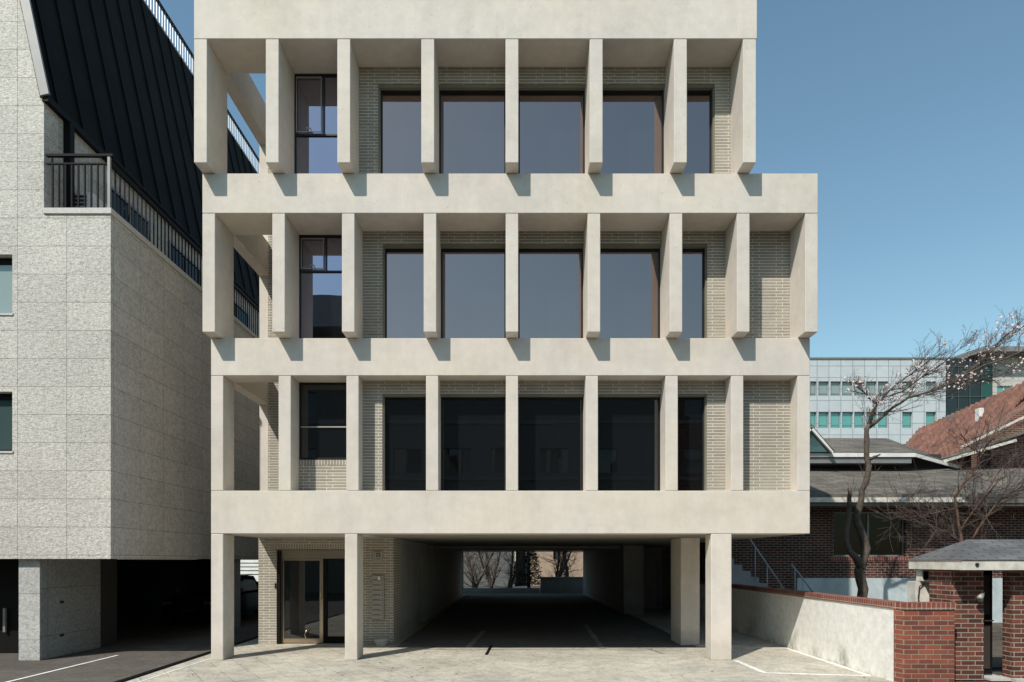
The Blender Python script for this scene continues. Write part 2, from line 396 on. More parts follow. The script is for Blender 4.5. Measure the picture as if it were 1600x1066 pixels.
def strip(mb, pts, wd, z=0.004):
    for a, b in zip(pts, pts[1:]):
        a = Vector((a[0], a[1], 0)); b = Vector((b[0], b[1], 0)); d = (b-a).normalized(); u = Vector((-d.y, d.x, 0))*wd/2
        mb.prism([(p.x, p.y) for p in (a-u, b-u, b+u, a+u)], 'z', z-0.003, z)
g = MB()
strip(g, [(4.36, 0.0), (4.38, -1.45)], 0.10); strip(g, [(4.34, -1.50), (6.05, -1.82)], 0.10, 0.006)
strip(g, [(6.04, -1.76), (6.08, 1.75)], 0.09, 0.005); strip(g, [(5.2, 1.80), (6.1, 1.82)], 0.09, 0.007)
tag(obj('road_marking', g, LINE), kind='structure')
g = MB(); strip(g, [(-8.1, -2.6), (-8.1, 0.7)], 0.06, 0.002)
tag(obj('lane_marking', g, LINE), kind='structure')
g = MB(); strip(g, [(-2.6, 1.86), (3.85, 1.78)], 0.07); strip(g, [(2.0, 1.70), (2.2, 7.2)], 0.13, 0.010)
strip(g, [(-0.98, 1.9), (-0.78, 5.4)], 0.13, 0.010); strip(g, [(3.0, 1.75), (3.15, 0.9)], 0.08, 0.006)
tag(obj('parking_marking', g, LINE_SHADE), kind='structure')
g = MB(); g.prism([(-0.56,0.75),(-0.50,0.75),(-0.44,2.3),(-0.50,2.3)], 'z', 0.0, 0.012)
g.prism([(-1.9,1.55),(3.8,1.47),(3.8,1.50),(-1.9,1.58)], 'z', 0.0, 0.003)
tag(obj('drain_slot', g, BLACKM), kind='structure')

m = MB(); rl = random.Random(4)
for _ in range(150):
    x, y = rl.uniform(-5.8, 6.0), rl.uniform(-2.4, 1.8) if rl.random() < .8 else rl.uniform(1.2, 2.2)
    a = rl.uniform(0, 6.28); q = rl.uniform(.012, .032); u = Vector((math.cos(a), math.sin(a), 0))*q; v = Vector((-math.sin(a), math.cos(a), 0))*q*.5; c = Vector((x, y, .014))
    m.quad([c-u, c-v+Vector((0,0,q*.3)), c+u+Vector((0,0,q*.2)), c+v])
tag(obj('fallen_leaves', m, plain('dry_leaf', (0.12, 0.085, 0.05), .9, var=.5)), 'tiny dry leaves and grit scattered over the pale forecourt', 'leaves', kind='stuff')
# ------------------------------------------------------------------ the concrete building
B = thing('office_building', 'pale concrete building with stepped storeys of deep vertical fins over an open car park', 'building', (0, 6, 0))
XL, XR, FW = -5.88, 5.82, 0.24
F3, F4 = -0.35, -0.693
xs = [-5.88, -4.56, -3.235, -1.68, -0.12, 1.44, 3.0, 4.28, 5.58]
Z1b, Z1t, Z2b, Z2t, Z3b, Z3t, Z4b, Z4t = 2.4725, 3.31, 5.56, 6.29, 8.554, 9.31, 11.61, 13.0
G = 0.005
def part(name, mb, mat, par=B): return obj(name, mb, mat, par)
# beams: a front band the full width, a side band round the open bay, slabs behind
def beam(x0, x1, y0, yb, z0, z1):
    m = MB(); m.box(x0, x1, y0, yb, z0, z1, 0.008)
    part('facade_beam', m, CON)
beam(XL, XR, 0.0, 0.53, Z1b, Z1t); beam(XL, XR, 0.0, 0.53, Z2b, Z2t)
beam(XL-.01, XR, F3, 0.53, Z3b, Z3t); beam(XL-.01, 4.54, F4, 0.22, Z4b, Z4t)
for (z0, z1, y0) in ((Z2b, Z2t, 0.53), (Z3b, Z3t, 0.53), (Z4b, Z4t-0.6, 0.22)):
    m = MB(); m.box(XL, XL+FW, y0+.002, 2.55, z0+.003, z1-.003, 0.006); part('side_beam', m, CON)
for (z0, z1, yb) in ((Z2t, Z3b, 2.85), (Z3t, Z4b, 2.85), (Z1t, Z2b, 2.85)):
    m = MB(); m.box(XL+.002, XL+FW-.02, 2.552, yb, z0-.6 if z0 > 4 else z0, z1+.75, 0.004); part('rear_column', m, CON)
m = MB(); m.box(XL+.003, -2.78, 0.53, 3.0, Z1b+.003, Z1t-.35); part('floor_slab', m, CON)
# fins
def fin(x, y0, y1, z0, z1):
    m = MB(); m.box(x, x+FW, y0, y1, z0+G, z1-G, 0.007); part('fin', m, CON)
for x in xs: fin(x, 0.001, 0.528, Z1t, Z2b)
for x in xs: fin(x if x > XL else XL-.009, F3+.001, 0.0 if False else 0.528, Z2t, Z3b)
for x in xs[:8]: fin(x if x > XL else XL-.009, F4+.001, 0.218 if x < -3 else 0.20, Z3t, Z4b)
# the projecting fins are cut level with the beam below, and lap in front of it
# ground columns
for (x0, x1, y0, y1) in ((XL, XL+FW, 0, 0.53), (-3.265, -3.02, 0, 0.53), (3.89, 4.29, 0.0, 0.40), (3.87, 4.30, 2.3, 3.3)):
    m = MB(); m.box(x0, x1, y0+.001, y1, 0.0, Z1b-G, 0.01); part('column', m, CON)
# brick walls of the upper floors with window openings
def bayx(i): return xs[i]+FW
YB = {4: 0.03, 3: 0.37, 2: 0.36}
wins = {4: (-2.62, 3.97, Z3t, 11.28, 0.20), 3: (-2.60, 3.92, Z2t, 8.31, 0.53), 2: (-2.60, 3.91, Z1t, 5.30, 0.51)}
tops = {4: Z4b, 3: Z3b, 2: Z2b}
for lv in (4, 3, 2):
    x0, x1, zb, zt, yg = wins[lv]; yb = YB[lv]; xe = 4.30 if lv == 4 else 5.60
    m = MB(); m.wall(-3.02, xe, zb-0.02 if lv != 4 else zb, tops[lv]+.01, yb, yb+0.12, [(x0, x1, zb-1, zt)])
    part('brick_wall', m, RBRICK)
    # opening lining and windows, one window in each bay
    for i in range(2, 7):
        a = max(x0+.002, bayx(i) - (0.02 if i > 2 else 0)); b = min(x1-.002, xs[i+1] + 0.02)
        if b <= a: continue
        fr = MB(); fy = yb + 0.125
        t = 0.055
        fr.box(a, a+t, fy, fy+.07, zb+.002, zt+.001 if False else zt-.002); fr.box(b-t, b, fy, fy+.07, zb+.002, zt-.002)
        fr.box(a+t, b-t, fy, fy+.07, zt-.09, zt-.002); fr.box(a+t, b-t, fy, fy+.07, zb+.002, zb+.03)
        wobj = part('window', fr, FRAME)
        pn = MB(); pn.box(a+t-.01, b-t+.01, fy+.03, fy+.045, zb+.02, zt-.08)
        obj('pane', pn, GLASS if lv > 2 else GLASS2, wobj)
    lin = MB(); lin.box(x0+.001, x1-.001, yb+.03, yb+.12, zt-.0015-.05, zt-.0015)
    lin.box(x0+.001, x0+.03, yb+.03, yb+.12, zb+.002, zt-.055); lin.box(x1-.03, x1-.001, yb+.03, yb+.12, zb+.002, zt-.055)
    part('opening_lining', lin, BRONZE)
# stair tower in the second bay
SX0, SX1 = xs[1]+FW, xs[2]
def stair_window(z0, z1, y, mull, sp=None):
    f = MB(); f.box(SX0-.0, SX0+.03, y, y+.06, z0, z1); f.box(SX1-.03+.01, SX1+.01, y, y+.06, z0, z1)
    f.box(SX0+.03, SX1-.02, y, y+.06, z0, z0+.05); f.box(SX0+.03, SX1-.02, y, y+.06, z1-.03, z1)
    for q in mull:
        if sp: f.box(SX0+.03, SX1-.02, y-.004, y+.056, q-.016, q+.016)
        else: f.mi = 1; f.box(SX0+.03, SX1-.02, y-.004, y+.056, q-.012, q+.012); f.mi = 0
    if sp: f.box(sp-.014, sp+.014, y-.002, y+.055, mull[0]+.025, z1-.03)
    wobj = part('stair_window', f, [FRAME, PLATE])
    p_ = MB(); p_.box(SX0+.02, SX1-.01, y+.03, y+.04, z0+.04, z1-.02); obj('pane', p_, GLASS3 if z0 > 5 else GLASS2, wobj)
    if sp:
        h = MB(); q = mull[0]
        h.box(SX0+.035, SX0+.05, y-.012, y+.0, q+.05, z1-.06) ; h.box(sp-.055, sp-.04, y-.012, y, q+.05, z1-.06)
        h.box(SX0+.05, sp-.055, y-.012, y, q+.05, q+.065); h.box(SX0+.05, sp-.055, y-.012, y, z1-.075, z1-.06)
        cx = (SX0+sp)/2; h.box(cx-.05, cx+.05, y-.05, y-.035, q+.10, q+.115); h.box(cx-.05, cx-.035, y-.035, y-.0, q+.08, q+.10); h.box(cx+.035, cx+.05, y-.035, y, q+.08, q+.10)
        obj('sash', h, PLATE, wobj)
stair_window(Z3t, Z4b-.002, 0.225, [10.40], -3.74)
stair_window(Z2t, Z3b-.002, 0.535, [7.82], -3.78)
stair_window(3.99, Z2b-.002, 0.535, [4.66])
m = MB(); m.box(SX0-.01, SX1+.01, 0.50, 0.60, Z1t-.02, 3.885); part('brick_spandrel', m, RBRICK)
m = MB(); m.box(SX0-.01, SX1+.01, 0.498, 0.602, 3.887, 3.985); part('soldier_course', m, RSOLD)
m = MB(); m.box(SX0+.0, SX1-.0, 0.30, 0.49, Z1t+.002, Z1t+.03); part('ledge', m, COPING)
# stair tower body, brick cheek and void back wall
m = MB(); m.box(-4.56, -3.0, 0.66, 25, 2.8, 13.0); part('stair_tower', m, RBRICK)
m = MB(); m.wall(XL+FW-.02, -4.561, Z1t-.3, Z4b-.3, 2.5, 2.7, []); part('brick_wall', m, RBRICK)
# main body behind the facade
m = MB()
m.box(-2.999, 4.52, 0.30+.02, 25, Z3t+.01, Z4t-.2)
part('upper_storey', m, RBRICK)
m = MB(); m.box(-2.999, 5.81, 0.66, 24.99, Z1b+.001, Z3t-.01); part('middle_storeys', m, RBRICK)
# ground floor: entrance wall
YE = 2.5
DX0, DX1 = P(432, 0, YE).x, P(553, 0, YE).x
m = MB(); m.wall(XL, -2.745, 0, Z1b-.003, YE, YE+.25, [(DX0, DX1, -1, 2.20)]); ew = part('entrance_wall', m, RBRICK)
m = MB(); m.box(P(428,0,YE).x, DX1-.002, YE-.003, YE+.1, 2.203, 2.325); part('soldier_course', m, RSOLD)
m = MB(); m.box(-2.95, -2.747, YE+.252, 3.35, 0, Z1b-.003); part('side_wall', m, RBRICK)
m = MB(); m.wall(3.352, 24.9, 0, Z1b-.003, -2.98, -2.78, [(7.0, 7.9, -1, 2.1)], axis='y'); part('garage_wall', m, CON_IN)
m = MB(); m.box(-2.90, -2.86, 7.01, 7.89, 0.01, 2.09); dd = part('garage_door', m, PLATE)
m = MB(); m.box(-2.856, -2.80, 7.1, 7.14, 0.6, 1.9); obj('door_handle', m, STEEL, dd)
m = MB(); m.box(XL+.1, XL+.3, YE+.252, 24.9, 0, Z1b-.003); part('side_wall', m, RBRICK)
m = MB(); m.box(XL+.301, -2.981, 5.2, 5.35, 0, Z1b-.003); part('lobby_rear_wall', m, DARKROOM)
# rear portal and right hand wall of the car park
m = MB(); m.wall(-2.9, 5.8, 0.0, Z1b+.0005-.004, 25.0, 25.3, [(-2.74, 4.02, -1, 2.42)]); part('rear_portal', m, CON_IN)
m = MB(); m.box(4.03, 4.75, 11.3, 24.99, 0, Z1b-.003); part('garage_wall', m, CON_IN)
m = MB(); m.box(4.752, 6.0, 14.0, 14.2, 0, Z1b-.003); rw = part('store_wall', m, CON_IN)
m = MB(); m.box(4.95, 5.78, 13.95, 13.99, 0.02, 2.12); sdoor = part('store_door', m, PLATE)
m = MB(); m.box(5.80, 5.86, 13.93, 13.99, 0.0, 2.2); obj('door_frame', m, CON_IN, sdoor)
m = MB(); m.tube([(5.02, 13.93, 0.95), (5.02, 13.93, 1.1)], 0.015); obj('door_handle', m, STEEL, sdoor)
# ceiling downstand
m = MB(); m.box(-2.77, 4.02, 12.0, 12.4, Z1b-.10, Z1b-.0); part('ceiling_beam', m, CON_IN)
# entrance door
ez = 2.19
m = MB(); yd = YE+.10
m.box(DX0+.002, DX0+.09, yd, yd+.12, 0.01, ez); m.box(DX0+.09, DX1-.002, yd, yd+.12, ez-.20, ez)
door = part('entrance_door', m, STEEL)
m = MB(); m.box(DX0+.02, DX0+.07, yd-.09, yd-.002, 0.01, ez-.02); obj('door_jamb', m, BLACKM, door)
xm = P(503, 0, YE).x
m = MB(); m.box(DX0+.10, DX0+.135, yd+.02, yd+.07, 0.02, ez-.205); m.box(DX0+.135, xm-.08, yd+.02, yd+.07, 0.02, 0.12)
m.box(DX0+.135, xm-.08, yd+.02, yd+.07, ez-.25, ez-.205); m.box(xm-.08, xm, yd-.01, yd+.08, 0.02, ez-.205)
leaf = obj('door_leaf', m, STEEL, door)
m = MB(); m.box(DX0+.13, xm-.075, yd+.04, yd+.052, 0.11, ez-.24); obj('pane', m, GLASS2, door)
m = MB(); m.box(xm+.09, DX1-.01, yd+.02, yd+.07, 0.02, 0.17); m.box(xm+.002, xm+.09, yd+.0, yd+.09, 0.02, ez-.205)
obj('sidelight_frame', m, BLACKM, door)
m = MB(); m.box(xm+.085, DX1-.01, yd+.04, yd+.052, 0.16, ez-.205); obj('sidelight', m, GLASS2, door)
m = MB(); hx = P(500, 0, YE).x; m.tube([(hx-.34, yd-.06, 0.12), (hx-.36, yd-.09, .22), (hx-.31, yd-.10, .34)], .012); obj('door_stop', m, STEEL, door)
m = MB(); m.tube([(xm-.04, yd-.01, 1.05), (xm-.04, yd-.07, 1.05), (xm-.04, yd-.07, 1.35), (xm-.04, yd-.01, 1.35)], .011); obj('door_handle', m, STEEL, door)
m = MB(); m.box(P(429.5,0,YE).x, P(431.3,0,YE).x, YE-.02, YE-.001, 1.30, 1.42); part('door_intercom', m, BLACKM)
# number plate, spotlight and letter boxes
pl = P(583, 862, YE); pr = P(598, 877, YE)
m = MB(); m.box(pl.x, pr.x, YE-.03, YE-.001, pr.z, pl.z, 0.003); npl = part('number_plate', m, PLATE)
cu = bpy.data.curves.new('digits', 'FONT'); cu.body = '22'; cu.size = 0.118; cu.extrude = 0.002; cu.align_x = 'CENTER'; cu.offset = 0.002
to = bpy.data.objects.new('tmp', cu); scn.collection.objects.link(to)
to.location = (P(591.3,0,YE).x, YE-.034, P(0, 869.6, YE).z); to.rotation_euler = (R(90), 0, 0)
bpy.context.view_layer.update(); dg = bpy.context.evaluated_depsgraph_get()
me = bpy.data.meshes.new_from_object(to.evaluated_get(dg)); me.transform(to.matrix_world)
bpy.data.objects.remove(to); bmx = MB(); bmx.bm.from_mesh(me); bpy.data.meshes.remove(me)
obj('digits', bmx, INK, npl)
m = MB(); m.box(P(588,0,YE).x, P(594,0,YE).x, YE-.034, YE-.031, P(0,873.6,YE).z, P(0,873,YE).z); obj('caption_line', m, INK, npl)
lx0, lx1 = P(581.5,0,YE).x, P(600.5,0,YE).x
zt0 = P(0, 899.5, YE).z; zb0 = P(0, 969, YE).z; hh = (zt0-zb0)/9
for i in range(9):
    z0 = zb0 + i*hh
    m = MB(); m.box(lx0, lx1, YE-.05, YE-.001, z0+.004, z0+hh-.002, 0.003); lb = part('letter_box', m, PLATE)
    m = MB(); m.box(lx0+.03, lx1-.09, YE-.053, YE-.051, z0+.018, z0+.027); m.tube([(lx1-.035, YE-.055, z0+hh*.45), (lx1-.035, YE-.045, z0+hh*.45)], .011, 8)
    obj('slot', m, INK, lb)
sp = P(593, 905, YE)
m = MB(); m.box(sp.x-.03, sp.x+.03, YE-.09, YE-.051, sp.z-.02, sp.z+.05, .005); m.box(sp.x-.02, sp.x+.02, YE-.12, YE-.05, sp.z+.02, sp.z+.07, .004); part('wall_lamp', m, WHITEP)
m = MB(); c = P(595.5, 1006, YE-.25); m.lathe((c.x, YE-.22, 0), [(.12, 0), (.13, .03), (.17, .13), (.15, .14), (.13, .10)], 14)
tag(obj('flower_pot', m, COPING), 'small stone pot on the ground by the letter boxes', 'pot')
# parapet
m = MB(); m.box(-3.0, 4.50, 0.23, 25, Z4t-.2, Z4t+.05); part('roof_deck', m, CON)

# ------------------------------------------------------------------ granite building on the left
GB = thing('granite_building', 'grey granite building with dark metal roof and balcony, left of the concrete one', 'building', (-11, 8, 0))
YG = -0.15; GX = -7.75; UX = -9.04; YGE = 17.0
m = MB()
m.wall(-14, GX, 1.98, 8.63, YG, YG+.35, [(-11.2, -9.65, 6.71, 7.86), (-11.2, -9.65, 4.05, 5.21)])
obj('granite_wall', m, GRAN, GB)
m = MB(); m.box(-13.99, GX-.001, YG+.352, YGE, 1.985, 8.628); obj('granite_side_wall', m, GRAN, GB)
m = MB(); m.box(UX+.0, GX+.03, YG-.03, YGE, 8.631, 8.75, 0.01); obj('balcony_coping', m, COPING, GB)
# upper wall: gable front with sloped edge
m = MB(); m.prism([(-14, 8.632), (UX, 8.632), (UX, 10.93), (-10.42, 17.5), (-14, 17.5)], 'y', YG, YGE)
obj('upper_wall', m, GRAN, GB)
for (za, zb_, gm) in ((6.71, 7.86, BLIND), (4.05, 5.21, TEALD)):
    f = MB(); f.box(-11.19, -9.66, YG+.16, YG+.22, za+.01, za+.06); f.box(-11.19, -9.66, YG+.16, YG+.22, zb_-.12, zb_-.01)
    f.box(-9.70, -9.66, YG+.16, YG+.22, za+.06, zb_-.12); f.box(-11.19, -11.15, YG+.16, YG+.22, za+.06, zb_-.12)
    wo = obj('window', f, BLACKM, GB)
    q = MB(); q.box(-11.16, -9.69, YG+.19, YG+.20, za+.05, zb_-.11); obj('pane', q, gm, wo)
    q = MB(); q.box(-11.25, -9.63, YG-.02, YG+.15, za-.03, za+.008); obj('sill', q, COPING, wo)
# metal roof slope with standing seams
s_dir = Vector((-1.44, 0, 6.87)).normalized(); e0 = Vector((UX+.03, 0, 10.90)); LEN = 7.05
nrm = Vector((s_dir.z, 0, -s_dir.x))
top = e0 + s_dir*LEN
m = MB(); m.quad([(e0.x, YG-.01, e0.z), (e0.x, YGE, e0.z), (top.x, YGE, top.z), (top.x, YG-.01, top.z)], 0.10)
rf = obj('metal_roof', m, ROOFM, GB)
m = MB(); y = YG + 0.35; k = 0
while y < YGE:
    a = e0 + nrm*.022; b = top + nrm*.022
    m.bar((a.x, y, a.z), (b.x, y, b.z), 0.02, 0.04)
    y += 0.80
obj('standing_seam', m, BLACKM, rf)
m = MB(); m.bar(Vector((e0.x+.03, YG-.05, e0.z)), Vector((top.x+.03, YG-.05, top.z)), 0.05, 0.17); obj('flashing', m, FLASH, rf)
m = MB(); m.box(UX-.02, UX+.10, YG-.03, YGE, 10.80, 10.93); obj('gutter', m, BLACKM, rf)
# roof rail
m = MB(); tx, tz = top.x, top.z; y = 0.2
m.bar((tx, YG, tz+.02), (tx, YGE, tz+.02), .06, .05)
while y < YGE: m.bar((tx, y, tz), (tx, y, tz+.66), .022, .022); y += 0.16
obj('roof_rail', m, RAILW, GB)
m = MB(); m.bar((tx, YG, tz+.68), (tx, YGE, tz+.68), .05, .05); m.bar((tx, YG, tz+.60), (tx, YGE, tz+.60), .03, .03); obj('handrail', m, BLACKM, GB)
# downpipe and windows of the set-back wall
m = MB(); m.box(UX+.001, UX+.14, 0.42, 0.56, 8.75, 10.80); obj('downpipe', m, BLACKM, GB)
for (ya, yb_) in ((1.9, 3.6), (4.6, 6.4), (8.0, 10), (11.4, 13.4)):
    f = MB(); f.box(UX+.001, UX+.05, ya, yb_, 8.76, 8.82); f.box(UX+.001, UX+.05, ya, yb_, 10.3, 10.36)
    f.box(UX+.001, UX+.05, ya, ya+.05, 8.82, 10.3); f.box(UX+.001, UX+.05, yb_-.05, yb_, 8.82, 10.3); f.box(UX+.001, UX+.045, (ya+yb_)/2-.02, (ya+yb_)/2+.02, 8.82, 10.3)
    wo = obj('window', f, FLASH, GB); q = MB(); q.box(UX+.005, UX+.02, ya+.04, yb_-.04, 8.81, 10.31); obj('pane', q, GLASSB, wo)
# balcony railing
ry = YG+.06; rx = GX-.06
m = MB()
m.bar((UX+.02, ry, 9.80), (GX+.02, ry, 9.80), .07, .045); m.bar((UX+.02, ry, 9.64), (rx, ry, 9.64), .04, .03)
x = UX+.13
while x < rx-.05: m.bar((x, ry, 8.75), (x, ry, 9.64), .028, .028); x += 0.125
m.bar((UX+.12, ry, 9.64), (UX+.12, ry, 9.8), .03)
y = ry+.2
while y < YGE: m.bar((rx, y, 8.75), (rx, y, 9.64), .022, .022); y += 0.16
m.bar((rx, ry, 9.80), (rx, YGE, 9.80), .07, .045); m.bar((rx, ry, 9.64), (rx, YGE, 9.64), .04, .03)
obj('balcony_rail', m, BLACKM, GB)
m = MB(); m.bar((rx, ry, 8.75), (rx, ry, 9.78), .05, .05); m.bar((rx, 4, 8.75), (rx, 4, 9.78), .05, .05); m.bar((rx, 8, 8.75), (rx, 8, 9.78), .05, .05); obj('rail_post', m, FLASH, GB)
# ground floor of the granite building
m = MB(); m.box(-9.62, -9.21, YG+.13, 1.93, 0, 1.983); obj('granite_pier', m, [GRAN2], GB)
m = MB(); m.box(-9.209, -9.195, YG+.15, 1.92, 0.01, 1.975)
obj('polished_panel', m, GRAN3, GB)
m = MB()
for zz in (0.42, 1.10): m.box(-9.194, -9.185, 0.55, 0.67, zz-.025, zz+.025)
obj('socket_plate', m, INK, GB)
m = MB(); m.box(-14, -9.621, 1.0, 1.1, 0, 1.98); gd = obj('dark_door', m, BLACKM, GB)
m = MB(); dp = P(10, 978, 1.0); m.bar((dp.x, .95, 0.45), (dp.x, .95, 0.95), .05); obj('door_handle', m, FLASH, gd)
for yy in (6.0, 10.5, 16.0):
    m = MB(); m.box(-8.25, -7.85, yy, yy+.4, 0, 1.98); obj('undercroft_column', m, GRAN2, GB)
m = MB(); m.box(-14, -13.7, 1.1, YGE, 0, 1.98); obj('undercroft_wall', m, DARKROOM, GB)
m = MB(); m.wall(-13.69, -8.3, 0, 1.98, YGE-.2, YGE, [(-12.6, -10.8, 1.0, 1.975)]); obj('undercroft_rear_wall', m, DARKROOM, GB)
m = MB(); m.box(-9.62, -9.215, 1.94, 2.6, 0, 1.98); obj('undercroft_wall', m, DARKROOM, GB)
# air conditioner on the balcony
AC = thing('air_conditioner', 'white air conditioner unit behind the bars of the granite balcony', 'air conditioner', (-8.83, 0.9, 8.75))
m = MB(); m.box(-9.0, -8.62, 0.7, 1.3, 8.78, 9.52, 0.01); obj('casing', m, WHITEP, AC)
m = MB()
for i in range(8): m.box(-8.98, -8.74, 0.688, 0.699, 8.84+i*.08, 8.89+i*.08)
obj('grille', m, INK, AC)
m = MB(); m.box(-8.98, -8.64, .72, .78, 8.75, 8.78); m.box(-8.98, -8.64, 1.2, 1.26, 8.75, 8.78); obj('foot', m, BLACKM, AC)

# ------------------------------------------------------------------ dark car in the undercroft
CARP = plain('dark_car_paint', (0.012, 0.013, 0.015), 0.18, 0.0, 0.1)
RUB = plain('rubber', (0.02, 0.02, 0.02), 0.8)
LAMPM = plain('lamp_lens', (0.5, 0.5, 0.5), 0.1, 0.6)
cx0, cy0 = -9.75, 7.2
CAR = thing('parked_car', 'black car parked in the dark under the granite building', 'car', (cx0, cy0+2.2, 0))
def loft(mb, secs):
    rings = [[mb.bm.verts.new(p) for p in s] for s in secs]
    for a, b in zip(rings, rings[1:]):
        n_ = len(a)
        for k in range(n_): mb.bm.faces.new((a[k], a[(k+1) % n_], b[(k+1) % n_], b[k]))
    mb.bm.faces.new(rings[0][::-1]); mb.bm.faces.new(rings[-1])
    bmesh.ops.recalc_face_normals(mb.bm, faces=mb.bm.faces)
def sec(y, w_, zb, zt, sh): return [(cx0-w_, cy0+y, zb), (cx0+w_, cy0+y, zb), (cx0+w_, cy0+y, zt-sh), (cx0+w_*.9, cy0+y, zt), (cx0-w_*.9, cy0+y, zt), (cx0-w_, cy0+y, zt-sh)]
m = MB(); loft(m, [sec(0, .74, .35, .62, .1), sec(.12, .84, .22, .74, .12), sec(.9, .90, .2, .88, .12), sec(1.5, .91, .2, .93, .1), sec(3.4, .91, .2, .95, .1), sec(4.2, .88, .22, .92, .12), sec(4.5, .8, .35, .82, .12)]); obj('body', m, CARP, CAR)
m = MB()
def cab(y, w_, z): return [(cx0-w_, cy0+y, .92), (cx0+w_, cy0+y, .92), (cx0+w_*.82, cy0+y+.0, z), (cx0-w_*.82, cy0+y, z)]
loft(m, [cab(1.25, .84, .93), cab(1.95, .84, 1.38), cab(2.6, .84, 1.44), cab(3.4, .84, 1.40), cab(4.15, .8, .95)]); obj('cabin', m, GLASS2, CAR)
m = MB(); m.box(cx0-.66, cx0+.66, cy0+1.95, cy0+3.4, 1.425, 1.45); obj('roof', m, CARP, CAR)
for sx in (-1, 1):
    for wy in (.85, 3.6):
        m = MB(); m.lathe((cx0+sx*.80, cy0+wy, .32), [(.30, -.1), (.32, -.06), (.32, .08), (.28, .12)], 20, 'x'); wh = obj('wheel', m, RUB, CAR)
        m = MB(); m.lathe((cx0+sx*.84, cy0+wy, .32), [(.2, -.09), (.2, .09)], 14, 'x'); obj('rim', m, STEEL, wh)
    m = MB(); m.box(cx0+sx*.62-.16, cx0+sx*.62+.16, cy0-.0, cy0+.14, .56, .70, .02); obj('headlight', m, LAMPM, CAR)
    m = MB(); m.box(cx0+sx*.98-.09, cx0+sx*.98+.09, cy0+1.45, cy0+1.55, .92, 1.05, .02); obj('mirror', m, LAMPM, CAR)
m = MB(); m.box(cx0-.26, cx0+.26, cy0-.03, cy0+.02, .38, .49); obj('number_plate', m, DARKROOM, CAR)

# ------------------------------------------------------------------ rendered boundary wall with brick coping
m_, t_, n_, l_, b_ = newmat('stained_render'); p_ = pos(n_)
sz = n_.new('ShaderNodeSeparateXYZ'); l_.new(p_, sz.inputs[0])
st = noise(n_, l_, p_, 1.0, 9, 0.66, (1.5, 1.5, 1.0))
ad = N(n_, 'ShaderNodeMath', operation='MULTIPLY_ADD'); l_.new(sz.outputs[2], ad.inputs[0]); ad.inputs[1].default_value = 0.22; l_.new(st, ad.inputs[2])
c1 = ramp(n_, l_, ad.outputs[0], [(0.38, (0.45, 0.43, 0.38)), (0.47, (0.74, 0.72, 0.66)), (0.56, (0.88, 0.86, 0.81))])
c2 = ramp(n_, l_, noise(n_, l_, p_, 6, 8, 0.75), [(0.35, 0.8), (0.6, 1.0)])
l_.new(mul(n_, l_, c1, c2), b_.inputs['Base Color']); b_.inputs['Roughness'].default_value = 0.85
bump(n_, l_, noise(n_, l_, p_, 18, 7, 0.7), b_, 0.4, 0.012)
RENDER = m_
BW = thing('boundary_wall', 'white rendered garden wall with stains and a red brick coping, beside the car park', 'wall', (6.25, 2, 0))
m = MB(); m.box(6.14, 6.36, -2.38, 13, 0, 1.17); obj('rendered_face', m, RENDER, BW)
m = MB(); m.box(6.12, 6.38, -2.38, 13, 1.172, 1.28, 0.006); obj('coping', m, COPB, BW)
# red brick corner wall
CW = thing('brick_corner_wall', 'low red brick wall ending the white rendered wall, next to the gate', 'wall', (6.6, -2.5, 0))
m = MB(); m.prism([(6.12, -2.385), (6.17, -2.58), (6.97, -2.58), (6.97, -2.34), (6.40, -2.34), (6.40, -2.385)], 'z', 0, 1.172); obj('brickwork', m, REDB, CW)
m = MB(); m.prism([(6.11, -2.388), (6.16, -2.60), (6.98, -2.60), (6.98, -2.33), (6.41, -2.33), (6.41, -2.388)], 'z', 1.174, 1.285); obj('coping', m, COPB, CW)
# gate with hipped canopy
GT = thing('garden_gate', 'dark metal gate between brick piers under a grey shingled canopy', 'gate', (8.2, -1.8, 0))
m = MB(); m.box(7.16, 7.68, -2.22, -1.62, 0, 1.86); obj('gate_pier', m, DARKB, GT)
m = MB(); m.box(8.07, 9.9, -2.32, -2.1, 0.05, 1.86); obj('gate_pier', m, DARKB, GT)
m = MB(); m.box(8.05, 10, -2.44, -2.05, 0, 0.05); m.box(7.742, 8.10, -2.3, -1.7, 0, 0.035); obj('threshold', m, COPING, GT)
m = MB(); m.box(7.75, 8.10-.09, -1.95, -1.9, 0.06, 1.78); gl = obj('gate_leaf', m, BLACKM, GT)
m = MB(); m.box(7.79, 7.96, -1.965, -1.951, 0.15, .85); m.box(7.79, 7.96, -1.965, -1.951, 1.05, 1.70); m.bar((7.76, -1.99, .95), (8.0, -1.99, .95), .02); obj('gate_panel', m, plain('gate_panel_paint', (0.05, 0.04, 0.035), 0.5), gl)
SHING = None
m_, t_, n_, l_, b_ = newmat('shingle'); p_ = pos(n_)
